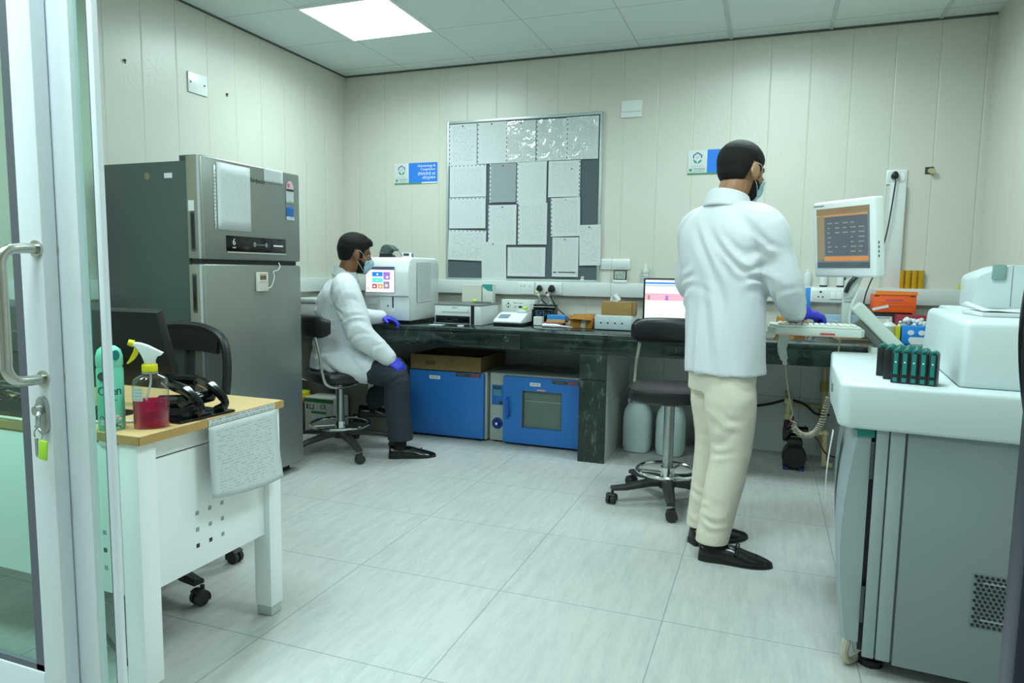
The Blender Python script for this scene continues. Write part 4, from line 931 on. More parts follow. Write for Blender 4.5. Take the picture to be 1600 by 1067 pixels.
b = MB().box(.727, -.223, .292, .737, .222, .66, .001); pe = b.build('end_panel', white_metal, t)
b = MB(); c = MB()
for i in range(3):
    for j in range(3):
        y, z = -.068+i*.05, .362+j*.05
        (c if (j == 0 and i < 2) else b).box(.7365, y-.006, z-.006, .7378, y+.006, z+.006)
b.build('square_hole', mat('shaded_hole', S(150, 166, 164), .5), pe); c.build('square_hole', black_plastic, pe)
b = MB().box(-.69, -.285, .295, .69, -.275, .715, .001); pn = b.build('long_panel', white_metal, t)
b = MB(); c = MB()
for i in range(3):
    for j in range(3):
        x, z = .53+i*.05, .365+j*.05
        (c if (j == 1 and i == 2) else b).box(x-.006, -.2862, z-.006, x+.006, -.2848, z+.006)
b.build('square_hole', mat('shaded_hole', S(150, 166, 164)), pn); c.build('square_hole', black_plastic, pn)
MB().box(.63, -.291, .71, .69, -.284, .7205).build('clip_strip', white_plastic, t)
def hang(u, v):
    return (.0015+.022*(1-v)**2*(.3+.7*u)+.006*math.sin(3*u)*(1-v), .30*u-.0, -.215*(1-v)-.018*math.sin(2.2*u)*(1-v))
o = MB().sheet(hang, 12, 12).build('paper_sheet', printed('print_desk_paper', 26, .4, u=1, cols=10), None, (1.7765, -3.375, .722)); o.modifiers.new('s', 'SOLIDIFY').thickness = .0004
tag(o, 'printed sheet taped to the end of the wooden desk, hanging down', 'paper')
o = MB().box(0, 0, 0, .0008, .29, .019).build('label_strip', printed('strip_print', 2, .8, u=1, margin=.03, cols=20), None, (1.7757, -3.372, .7235)); tag(o, 'white printed strip along the end edge of the wooden desk', 'label strip')
# spray can
t = thing('air_freshener', 'mint green aerosol can on the desk corner behind the slim glass edge', 'spray can', (1.628, -3.566, .7456), .72)
mint = mat('mint_green', S(118, 212, 184), .35, var=.02); mint2 = mat('mint_cap', S(130, 220, 196), .3, var=.02)
MB().lathe([(0, 0), (.031, 0), (.033, .004), (.033, .165), (.030, .172)], n=32).build('can', mint, t)
MB().lathe([(.031, .172), (.033, .176), (.033, .20), (.028, .218), (.016, .228), (0, .231)], n=32).build('cap', mint2, t)
b = MB().prism([(.02+.009*math.cos(a), .205+.014*math.sin(a)) for a in np.linspace(0, 2*PI, 16, endpoint=False)], -.031, -.02); b.build('nozzle_hole', teal_plastic, t)
def on_can(name, body, size, z, m, ang):
    # lettering wrapped on the can as small upright letters
    for i, ch in enumerate(body):
        a = ang+(i-(len(body)-1)/2)*.42*(size/.032)
        if ch != ' ': text(name, ch, size, m, t, (.0334*math.sin(a), -.0334*math.cos(a), z), (PI/2, 0, a))
on_can('lettering', 'Cien', .034, .108, mat('dark_teal_ink', S(20, 90, 90), .5), .12)
b = MB()
for z, w in ((.083, .5), (.060, .3)):
    b.tube([(.0332*math.sin(a), -.0332*math.cos(a), z) for a in np.linspace(.12-w, .12+w, 10)], .0012, 5)
b.build('fine_print', mat('dark_teal_ink', S(20, 90, 90)), t)
b = MB().prism([(-.012+.012*math.cos(a), .149+.012*math.sin(a)) for a in np.linspace(0, 2*PI, 20, endpoint=False)], -.0335, -.029); b.build('round_badge', ink, t)
b = MB(); rr = random.Random(5)
for i in range(9):
    a = .1+rr.uniform(-.7, .8); z = rr.uniform(.012, .04); b.ell((.0328*math.sin(a), -.0328*math.cos(a), z), (.006, .0015, .004), 8, Matrix.Rotation(a, 3, 'Z'))
b.build('flower_print', mat('flower_pale', S(226, 196, 206), .5), t)
b = MB()
for i in range(5):
    a = .1+rr.uniform(-.7, .8); z = rr.uniform(.008, .045); b.tube([(.0334*math.sin(a+s*.25), -.0334*math.cos(a+s*.25), z+.008*s*s*((i % 2)*2-1)) for s in (-1, -.5, 0, .5, 1)], .001, 5)
b.build('flower_stem', ink, t)
# spray bottle
t = thing('spray_bottle', 'clear trigger spray bottle half full of pink liquid on the desk', 'spray bottle', (1.708, -3.508, .7456), .75)
clr = N('clear_plastic'); nt = clr.t; nt.nodes.remove(clr.p)
a_ = nt.nodes.new('ShaderNodeBsdfTransparent'); a_.inputs[0].default_value = (.93, .96, .95, 1); g_ = nt.nodes.new('ShaderNodeBsdfGlossy'); g_.inputs['Roughness'].default_value = .06
x_ = nt.nodes.new('ShaderNodeMixShader'); lw = nt.nodes.new('ShaderNodeLayerWeight'); lw.inputs[0].default_value = .22
nt.links.new(lw.outputs['Facing'], x_.inputs[0]); nt.links.new(a_.outputs[0], x_.inputs[1]); nt.links.new(g_.outputs[0], x_.inputs[2]); nt.links.new(x_.outputs[0], nt.nodes['Material Output'].inputs[0])
liq = N('pink_liquid'); nt = liq.t; nt.nodes.remove(liq.p)
a_ = nt.nodes.new('ShaderNodeBsdfTransparent'); a_.inputs[0].default_value = S(225, 90, 140); g_ = nt.nodes.new('ShaderNodeBsdfPrincipled'); g_.inputs['Base Color'].default_value = S(220, 50, 110); g_.inputs['Roughness'].default_value = .1
x_ = nt.nodes.new('ShaderNodeMixShader'); x_.inputs[0].default_value = .42
nt.links.new(a_.outputs[0], x_.inputs[1]); nt.links.new(g_.outputs[0], x_.inputs[2]); nt.links.new(x_.outputs[0], nt.nodes['Material Output'].inputs[0])
def oval(rx, ry, z, n=36): return [(rx*math.cos(a), ry*math.sin(a), z) for a in np.linspace(0, 2*PI, n, endpoint=False)]
MB().rings([oval(.043, .030, 0), oval(.0455, .033, .004), oval(.0455, .033, .125), oval(.041, .029, .138), oval(.026, .02, .146), oval(.0165, .0165, .150), oval(.0165, .0165, .166)], cap=False).build('bottle', clr.m, t)
MB().rings([oval(.042, .029, .002), oval(.0440, .0315, .006), oval(.0440, .0315, .077)]).build('liquid', liq.m, t)
MB().lathe([(.018, .150), (.021, .151), (.021, .154), (.018, .155)], n=24).build('neck_ring', mat('clear_grey_plastic', S(150, 160, 160)), t)
MB().lathe([(.0195, .156), (.020, .158), (.020, .174), (.018, .177), (0, .177)], n=28).build('collar', yellow_plastic, t)
b = MB().prism([(-.013, .176), (.015, .176), (.016, .20), (.030, .205), (.038, .206), (.024, .213), (.0, .228), (-.02, .236), (-.036, .238), (-.038, .226), (-.022, .218), (-.014, .202)], -.012, .012, 'xz', .004, 3); b.build('spray_head', white_gloss, t)
MB().cyl((-.036, 0, .233), (-.050, 0, .238), .0095, .008, 18).build('nozzle', yellow_plastic, t)
b = MB().prism([(-.036, .226), (-.024, .222), (-.026, .205), (-.036, .190), (-.052, .178), (-.056, .180), (-.044, .196), (-.036, .212)], -.007, .007, 'xz', .002); b.build('trigger', yellow_plastic, t)
MB().tube([(.0, 0, .165), (0, 0, .12), (-.02, 0, .05), (-.032, .0, .008)], .0028, 8, 6).build('dip_tube', mat('clear_white_plastic', S(220, 226, 226), .3), t)
b = MB().sheet(lambda u, v: (-.0462*math.cos(-.25+u*1.45), -.0337*math.sin(-.25+u*1.45)-.0002, .078+.036*v), 10, 2); b.build('paper_label', printed('bottle_label', 4, .5), t)
# monitor seen from behind, on its stand
t = thing('computer_monitor', 'black computer monitor with its back to the door on the wooden desk', 'monitor', (1.305, -3.33, .7456), .0)
m_ = MB(); m_.box(-.265, -.018, .075, .265, .014, .33, .004)
q = m_.build('housing', black_plastic, t); q.rotation_euler = (.30, 0, .12); q.location = (-.015, .06, -.005)
b = MB().prism([(-.09, -.13), (.09, -.13), (.105, .07), (-.105, .07)], 0, .008, 'xy', .003); bs = b.build('base', black_gloss, t); bs.location = (.36, .005, 0)
b = MB()
for y in (-.06, .035):
    b.tube([(.43, y, .012), (.46, y, .028), (.455, y, .05), (.41, y, .082), (.34, y+.01, .095), (.26, 0, .10)], [.013]*5+[.012]*5+[.014]*5+[.016]*10, 10, 5)
b.cyl((.40, -.07, .05), (.40, .045, .05), .018, n=16).cyl((.30, -.05, .04), (.40, -.05, .05), .02, n=14)
b.build('stand_arm', black_gloss, t)
# dark printer behind the glass and the heap of cables
t = thing('office_printer', 'dark grey office printer on the wooden desk behind the glass', 'printer', (.70, -3.33, .7456))
MB().box(-.30, 0, 0, .30, .28, .145, .008).build('body', mat('green_black_plastic', S(24, 28, 29), .4), t)
MB().box(-.30, -.004, .147, .302, .282, .305, .010).build('scanner_lid', mat('dark_lid', S(58, 64, 64), .4), t)
MB().box(-.303, -.006, .215, .305, .284, .222, .001).build('lid_seam', mat('seam_grey', S(96, 104, 102), .4), t)
text('brand_lettering', 'SECURA', .034, black_plastic, t, (.3025, .17, .187), RXE)
MB().box(-.24, -.004, .015, .24, .001, .12).build('paper_mouth', black_gloss, t)
t = thing('dark_slab', 'flat black slab added to darken the desk under the tangled cables', 'tray', (1.22, -3.485, .7456), .0)
MB().box(-.36, -.085, 0, .30, .085, .012, .003).build('tray', black_plastic, t)  # added slab, only there to make the area under the cables dark
rr = random.Random(11)
for i in range(14):
    cx, cy = 1.26+rr.uniform(-.26, .14), -3.47+rr.uniform(-.05, .04)
    r = rr.uniform(.03, .075); ph = rr.uniform(0, 6); tl = rr.uniform(.1, .9)
    pts = [(cx+r*1.4*math.cos(ph+a), cy+r*.5*math.sin(ph+a), .763+.004*i+abs(r*tl*math.sin(a*.5+ph))) for a in np.linspace(0, 5.5, 12)]
    c = [black_plastic, black_plastic, dark_grey, black_plastic, mat('dark_red_cable', S(80, 40, 44)), black_plastic, dark_grey, black_plastic, grey_plastic][i % 9]
    tag(MB().tube(pts, .0038, 7, 5).build('loose_cable', c, None, (0, 0, 0)), 'loose cable in the dark tangle on the desk behind the glass', 'cable', 'tangled cables on the desk')
tag(MB().tube([(1.2, -3.600, .7505), (1.4, -3.600, .7505), (1.56, -3.525, .7505), (1.66, -3.47, .7505), (1.70, -3.45, .752)], .0042, 8, 8).build('white_cable', white_plastic), 'white cable running along the desk behind the mint spray can', 'cable')
tag(MB().cyl((0, 0, 0), (0, 0, .022), .014, .012, 16).build('black_stopper', black_plastic, None, (1.652, -3.475, .7456)), 'small black stopper on the desk between can and spray bottle', 'stopper')
tag(MB().tube([(1.50, -3.56, .25), (1.53, -3.55, .14), (1.6, -3.54, .06), (1.63, -3.53, .03), (1.655, -3.50, .006)], .006, 8, 8).build('floor_cable', dark_grey), 'dark cable drooping under the desk to the floor', 'cable')

# ================================================================ CHAIRS
def star_base(b, c, r, n, a0, hz, wheel_z=.055, w=.028, h=.032):
    out = []
    for i in range(n):
        a = a0+2*PI*i/n; d = Vector((math.cos(a), math.sin(a), 0)); p = Vector((-d.y, d.x, 0))
        rs = []
        for t_, z, ww, hh in ((.02, hz, w*1.1, h*1.2), (.35, hz-.004, w, h), (.75, hz-.024, w*.85, h*.75), (1.0, wheel_z+.028, w*.7, h*.6)):
            q = Vector(c)+d*(r*t_)
            rs.append([(q.x+p.x*s*ww, q.y+p.y*s*ww, z+u*hh*.5) for s, u in ((-1, -1), (1, -1), (1, .4), (.6, 1), (-.6, 1), (-1, .4))])
        b.rings(rs); out.append((Vector(c)+d*r, a))
    return out
def caster(parent, pos, ang, m=dark_rubber, r=.026):
    b = MB()
    for s in (-1, 1): b.cyl((s*.005, 0, r), (s*.021, 0, r), r, n=20)
    b.cyl((-.006, 0, r), (.006, 0, r), .010, n=10); b.cyl((0, .012, r+.004), (0, .012, r+.042), .008, n=10)
    rs = []
    for a in np.linspace(-.4, PI*.75, 8): rs.append([(-.023, (r+.005)*math.cos(a), r+(r+.005)*math.sin(a)), (.023, (r+.005)*math.cos(a), r+(r+.005)*math.sin(a)), (.023, (r+.001)*math.cos(a), r+(r+.001)*math.sin(a)), (-.023, (r+.001)*math.cos(a), r+(r+.001)*math.sin(a))])
    b.rings(rs)
    return b.build('caster', m, parent, (pos[0], pos[1], 0), (0, 0, ang))
def lab_stool(label, loc, face, seat_z, a0, ring_z, ring_r, back_h, wheel_r=.30, hz=.11, fit=.02):
    t = thing('lab_stool', label, 'stool', loc)
    b = MB(); ends = star_base(b, (0, 0, 0), wheel_r, 5, a0, hz); b.lathe([(.0, hz-.035), (.042, hz-.035), (.046, hz), (.034, hz+.03), (0, hz+.03)], n=24)
    b.build('star_base', mat('dusty_black_plastic', S(46, 46, 46), .5, var=.2), t)
    for i, (p, a) in enumerate(ends): caster(t, p, a+.6*i)
    MB().cyl((0, 0, hz+.02), (0, 0, seat_z-.07), .027, n=24).build('column', worn_chrome, t)
    if ring_r:
        b = MB().tube([(ring_r*math.cos(a), ring_r*math.sin(a), ring_z) for a in np.linspace(0, 2*PI, 40, endpoint=False)], .010, 10, 0, True)
        for k in range(3):
            a = a0+.5+k*2*PI/3; b.cyl((.03*math.cos(a), .03*math.sin(a), ring_z-.008), (ring_r*math.cos(a), ring_r*math.sin(a), ring_z), .006, n=8)
        b.cyl((0, 0, ring_z-.03), (0, 0, ring_z+.02), .036, n=20); b.build('foot_ring', chrome, t)
    sx = Matrix.Rotation(face, 3, 'Z')
    def sq(rx, ry, z, k=.72): return [sx @ Vector((rx*math.copysign(abs(math.cos(a))**k, math.cos(a)), ry*math.copysign(abs(math.sin(a))**k, math.sin(a)), z)) for a in np.linspace(0, 2*PI, 40, endpoint=False)]
    MB().rings([sq(.185, .19, seat_z-.075), sq(.205, .21, seat_z-.062), sq(.212, .218, seat_z-.03), sq(.205, .21, seat_z-.008), sq(.17, .18, seat_z)]).build('seat', black_leather, t)
    MB().cbox((0, 0, seat_z-.083), (.2, .2, .016), .004, 2, sx).build('seat_plate', black_plastic, t)
    # two bent steel bars carry the curved back pad
    for s in (-1, 1):
        MB().tube([sx @ Vector(p) for p in ((.05, s*.14, seat_z-.085), (-.1, s*.19, seat_z-.09), (-.185, s*.205, seat_z-.06), (-.215, s*.205, seat_z+.02), (-.225, s*.2, seat_z+back_h*.5), (-.245, s*.185, seat_z+back_h))], .0095, 10, 6).build('back_bar', steel, t)
    rs = []
    for i in range(17):
        u = -1+2*i/16; a = u*.95; c = Vector((-.27*math.cos(a)*.78-.04, .27*math.sin(a), seat_z+back_h+.06)); nrm = Vector((math.cos(a), -math.sin(a), 0))
        e = (1-abs(u)**6); hh = .072*(.55+.45*e); tt = .028*(.45+.55*e)
        rs.append([sx @ (c+nrm*(tt*math.cos(q))*-1+Vector((0, 0, hh*math.copysign(abs(math.sin(q))**.6, math.sin(q)))) ) for q in np.linspace(0, 2*PI, 16, endpoint=False)])
    MB().rings(rs).build('backrest', black_leather, t)
    return t
lab_stool('black lab stool on which the seated man in a white coat sits', (.72, -1.17, 0), 1.05, .545, -.64, .185, .19, .23, .345, .13)
lab_stool('empty black lab stool with a chrome foot ring beside the standing man', (2.845, -1.345, 0), -1.5, .615, -1.36, .165, .155, .20, .30)
# desk chair: black mesh back
t = thing('desk_chair', 'black mesh back office chair behind the wooden desk', 'chair', (1.17, -3.05, 0))
b = MB(); ends = star_base(b, (0, 0, 0), .30, 5, -.23, .11); b.build('star_base', black_plastic, t)
for i, (p, a) in enumerate(ends): caster(t, p, a+.5*i)
MB().cyl((0, 0, .11), (0, 0, .42), .026, n=20).build('column', black_plastic, t)
rs = []
fx = Matrix.Rotation(-PI/2, 3, 'Z')
def sq2(rx, ry, z): return [Vector((rx*math.copysign(abs(math.cos(a))**.7, math.cos(a)), ry*math.copysign(abs(math.sin(a))**.7, math.sin(a)), z)) for a in np.linspace(0, 2*PI, 36, endpoint=False)]
MB().rings([sq2(.2, .2, .42), sq2(.225, .225, .435), sq2(.23, .23, .465), sq2(.2, .2, .485)]).build('seat', mat('black_fabric', S(26, 28, 30), .9, var=.15, nscale=200), t)
# back frame outline, tilted away (person sits facing the door)
def bk(u, w, z):   # u across, z up; leans back and curves
    return Vector((u, .20+.10*(z-.5)+.05*(w), z))
out = [(-.16, .50), (-.20, .62), (-.215, .78), (-.19, .90), (-.11, .945), (0, .955), (.11, .945), (.19, .90), (.215, .78), (.20, .62), (.16, .50), (0, .485)]
def curve_(u): return -.9*(u*u)
pts = [bk(u, curve_(u), z) for u, z in out]
ctr = Vector((-.045, 0, 0))
b = MB().tube([p+ctr for p in pts], .017, 10, 6, True); b.build('back_frame', black_plastic, t)
hd = N('black_mesh'); nt = hd.t
trm = nt.nodes.new('ShaderNodeBsdfTransparent'); mxs = nt.nodes.new('ShaderNodeMixShader'); mxs.inputs[0].default_value = .72
hd.set('Base Color', S(24, 26, 28)); hd.set('Roughness', .8)
nt.links.new(trm.outputs[0], mxs.inputs[1]); nt.links.new(hd.p.outputs[0], mxs.inputs[2]); nt.links.new(mxs.outputs[0], nt.nodes['Material Output'].inputs[0])
def msh(u, v):
    z = .495+.445*v; hw = np.interp(z, [.49, .62, .78, .92, .965], [.155, .195, .21, .185, .11]); x = -hw+2*hw*u
    return bk(x, curve_(x), z)+ctr
MB().sheet(msh, 14, 14).build('back_mesh', hd.m, t)
b = MB().tube([bk(0, 0, .42)+Vector((-.045, .02, 0)), bk(0, 0, .55)+Vector((-.045, .035, 0)), bk(0, 0, .9)+Vector((-.045, .02, 0))], .02, 8, 5); b.build('back_spine', black_plastic, t)
rs = [[bk(x, curve_(x), zz)+ctr+Vector((0, d_, 0)) for (d_, zz) in ((.008, .945-.5*x*x), (.008, .86-.25*x*x), (-.012, .86-.25*x*x), (-.012, .945-.5*x*x))] for x in np.linspace(-.17, .17, 12)]
MB().rings(rs).build('head_band', black_plastic, t)
# ================================================================ PEOPLE
def V3(*a): return Vector(a)
def limb(b, pr, n=14, sub=5):
    """tapered limb: (point, radius) pairs, rounded at both ends"""
    P = spline([Vector(p) for p, r in pr], sub); R = spline([Vector((r, 0, 0)) for p, r in pr], sub)
    b.tube(P, [q.x for q in R], n); b.ell(P[0], R[0].x, n); b.ell(P[-1], R[-1].x, n); return b
def ringe(c, yaw, hw, hd, k=.85, n=28, tilt=0, off=0):
    """cross-section of a trunk: hw across the body, hd front to back, yaw = facing direction"""
    F = V3(math.cos(yaw), math.sin(yaw), 0); Lf = V3(-math.sin(yaw), math.cos(yaw), 0)
    return [Vector(c)+F*(hd*math.copysign(abs(math.cos(a))**k, math.cos(a)))+Lf*(hw*math.copysign(abs(math.sin(a))**k, math.sin(a)))+V3(0, 0, tilt*math.cos(a)) for a in np.linspace(0, 2*PI, n, endpoint=False)]
def smooth_rings(rs, sub=5):
    n = len(rs[0]); cols = [spline([r[i] for r in rs], sub) for i in range(n)]
    return [[cols[i][j] for i in range(n)] for j in range(len(cols[0]))]
def fuse(b, voxel, it, post=None):
    """union of overlapping shapes into one continuous skin"""
    bmesh.ops.recalc_face_normals(b.bm, faces=b.bm.faces)
    me = bpy.data.meshes.new('tmp'); b.bm.to_mesh(me); b.bm.free()
    o = bpy.data.objects.new('tmp', me); COL.objects.link(o)
    r = o.modifiers.new('r', 'REMESH'); r.mode = 'VOXEL'; r.voxel_size = voxel
    s = o.modifiers.new('s', 'SMOOTH'); s.iterations = it; s.factor = .5
    dg = bpy.context.evaluated_depsgraph_get()
    out = bpy.data.meshes.new_from_object(o.evaluated_get(dg)); bpy.data.objects.remove(o); bpy.data.meshes.remove(me)
    if post:
        n = len(out.vertices); co = np.empty(n*3); out.vertices.foreach_get('co', co); co = co.reshape(-1, 3)
        no = np.empty(n*3); out.vertices.foreach_get('normal', no); no = no.reshape(-1, 3)
        out.vertices.foreach_set('co', post(co, no).ravel()); out.update()
    return out
def put(me, name, m, parent, root, keep=None, inflate=0, solid=0, M=None):
    """give a fused skin to a person: optional cut (keep test in head space), inflation and thickness"""
    if keep is not None or inflate:
        bm = bmesh.new(); bm.from_mesh(me); bm.normal_update()
        if inflate:
            for v, nn in [(v, v.normal.copy()) for v in bm.verts]: v.co += nn*inflate
        if keep is not None:
            Mi = M.inverted()
            dead = [v for v in bm.verts if not keep(Mi @ v.co)]
            bmesh.ops.delete(bm, geom=dead, context='VERTS')
            for _ in range(3):
                bd = [v for v in bm.verts if v.is_boundary]
                bmesh.ops.smooth_vert(bm, verts=bd, factor=.5, use_axis_x=True, use_axis_y=True, use_axis_z=True)
        bm.to_mesh(me); bm.free()
    me.transform(Matrix.Translation(-Vector(root))); me.name = name
    me.materials.clear(); me.materials.append(m)
    me.polygons.foreach_set('use_smooth', [True]*len(me.polygons)); me.update()
    o = link(name, me, parent)
    if solid: q = o.modifiers.new('s', 'SOLIDIFY'); q.thickness = solid; q.offset = -1
    return o
def folds(lst, seed=0, gain=1.0):
    """cloth folds: (centre, across-direction, wavelength, depth, reach); ridges are sharpened and drift so they do not repeat"""
    rg = np.random.RandomState(seed)
    def f(co, no):
        h = np.zeros(len(co))
        for c, d, lam, amp, reach in lst:
            d = np.array(d, float); d /= np.linalg.norm(d); q = co-np.array(c)
            w = np.exp(-((q**2).sum(1)/reach**2)**1.5); e = np.cross(d, (.3, .2, .9)); e /= np.linalg.norm(e); ph, p2, p3 = rg.rand(3)*6
            s = q@d; t = q@e
            x = (s+.35*t)/lam+.35*np.sin(t/lam*1.9+p2)+.3*np.sin(s/lam*2.3+p3)
            r = np.sin(2*PI*x*.8+ph)
            h += gain*amp*w*(np.sign(r)*np.abs(r)**1.6)*(.6+.4*np.sin(t/lam*2.7+p3))
        return co+no*h[:, None]
    return f
def hem(f, z, test=lambda c: True):
    """trim a fused garment flat at height z"""
    def g(co, no):
        co = f(co, no); m = co[:, 2] < z
        co[m, 2] = z+.15*(co[m, 2]-z)*0; return co
    return g
def head_shapes(b, M, sc, nose=True, ears=True, hair=False):
    R = M.to_3x3()
    def e(c, r): b.ell(M @ Vector(c), [q*sc for q in r], 24, R.normalized())
    e((-.012, 0, .028), (.097, .076, .084)); e((-.03, 0, .0), (.07, .066, .07))
    e((.03, 0, -.028), (.062, .060, .082)); e((.033, 0, -.075), (.054, .050, .038)); e((.070, 0, -.092), (.022, .024, .019))
    e((.076, 0, .016), (.020, .046, .012)); e((.052, .040, -.03), (.03, .022, .026)); e((.052, -.040, -.03), (.03, .022, .026))
    if nose: limb(b, [(M @ V3(.088, 0, .004), .008*sc), (M @ V3(.100, 0, -.018), .010*sc), (M @ V3(.110, 0, -.038), .013*sc)], 10); e((.094, .012, -.042), (.012, .009, .009)); e((.094, -.012, -.042), (.012, .009, .009))
    if ears:
        for s in (-1, 1):
            rr = R.normalized() @ Matrix.Rotation(s*.5, 3, 'Z') @ Matrix.Rotation(-.2, 3, 'Y')
            b.ell(M @ V3(-.010, s*.083, -.010), (.020*sc, .009*sc, .033*sc), 16, rr)
            b.ell(M @ V3(-.004, s*.078, -.034), (.010*sc, .008*sc, .014*sc), 12, rr)
    return b
def make_head(t, root, M, sc, hair_keep, hair_extra, beard_keep, skin_m):
    b = MB(); head_shapes(b, M, sc, False, False)
    for c, r in hair_extra: b.ell(M @ Vector(c), [q*sc for q in r], 22, M.to_3x3().normalized())
    hm = fuse(b, .0045, 3); put(hm, 'hair', hair_black, t, root, hair_keep, .0065, .008, M)
    b = MB(); head_shapes(b, M, sc, False, False)
    put(fuse(b, .004, 3), 'beard', hair_black, t, root, beard_keep, .0035, .005, M)
    b = MB(); head_shapes(b, M, sc, True, False)
    b.ell(M @ V3(.082, 0, -.055), (.03*sc, .034*sc, .035*sc), 18, M.to_3x3().normalized())
    mk = put(fuse(b, .004, 6), 'face_mask', mask_blue, t, root, lambda p: p.z < -.012-.25*abs(p.y) and p.z > -.112 and p.x > .052+.10*max(0, -.05-p.z), .006, .003, M)
    for s in (-1, 1):
        b = MB()
        for q in (((-.014, .082, .020), (.015, .085, .016), (.045, .066, -.012), (.070, .050, -.034)), ((-.008, .079, -.036), (.012, .078, -.055), (.035, .066, -.078), (.056, .05, -.098))):
            b.tube([M @ V3(x, s*y, z) for x, y, z in q], .0011*sc, 6, 4)
        b.tube([M @ V3(x, s*y, z) for x, y, z in ((-.014, .082, .020), (-.026, .080, -.01), (-.008, .079, -.036))], .0011*sc, 6, 4)
        put(b.mesh('strap', white_cloth), 'strap', white_cloth, mk, root)
    for s in (-1, 1):
        b = MB(); b.ell(M @ V3(.0715, s*.030, .001), (.009*sc, .012*sc, .006*sc), 14, M.to_3x3().normalized()); put(b.mesh('eye', white_plastic), 'eye', mat('eye_white', S(215, 210, 200), .3), t, root)
        b = MB(); b.ell(M @ V3(.0785, s*.030, .001), (.003*sc, .006*sc, .006*sc), 12, M.to_3x3().normalized()); put(b.mesh('iris', ink), 'iris', mat('dark_iris', S(30, 20, 16), .2), t, root)
        b = MB(); limb(b, [(M @ V3(.088, s*.014, .020), .003*sc), (M @ V3(.081, s*.034, .025), .003*sc), (M @ V3(.067, s*.048, .020), .002*sc)], 8); put(b.mesh('eyebrow', hair_black), 'eyebrow', hair_black, t, root)
def glove(t, root, W, f, n, s, curl, side, cuff=.05, spread=.06):
    """gloved hand: W wrist, f towards the fingers, n out of the back of the hand, s towards the thumb"""
    f, n = Vector(f).normalized(), Vector(n); n = (n-f*n.dot(f)).normalized(); s = Vector(s); s = (s-f*s.dot(f)-n*s.dot(n)).normalized(); W = Vector(W)
    b = MB()
    limb(b, [(W-f*cuff, .034), (W-f*.01, .031), (W+f*.015, .030)], 14)
    R = Matrix((f, s, n)).transposed()
    b.ell(W+f*.055, (.054, .043, .019), 22, R); b.ell(W+f*.075+s*.004, (.030, .042, .017), 18, R); b.ell(W+f*.03+s*.022-n*.008, (.034, .02, .018), 16, R)
    for i, (o, L) in enumerate(((.031, .070), (.011, .078), (-.010, .072), (-.030, .056))):
        p = W+f*(.088-abs(i-1)*.004)+s*o; d = (f+s*(o*spread/.03)).normalized(); a = 0; pts = [(p-f*.02, .0105), (p, .0103)]
        for seg, (q, r) in enumerate(((.42, .0098), (.32, .0092), (.26, .0082))):
            a += curl[seg]*(1+.08*i); dd = d*math.cos(a)-n*math.sin(a); p = p+dd*(L*q); pts.append((p, r))
        limb(b, pts, 10, 3)
    th = (f*.65+s*.75-n*.25).normalized(); p = W+f*.022+s*.026-n*.006; pts = [(p-th*.01, .014), (p, .0135)]
    for q, r in ((.034, .0115), (.026, .010)):
        p = p+th*q; pts.append((p, r)); th = (th+f*.45-n*.25).normalized()
    limb(b, pts, 10, 3)
    me = fuse(b, .0032, 3, folds([(W, f, .016, .0008, .05), (W+f*.05, s, .02, .0006, .05)], 3))
    return put(me, 'glove', glove_blue, t, root)
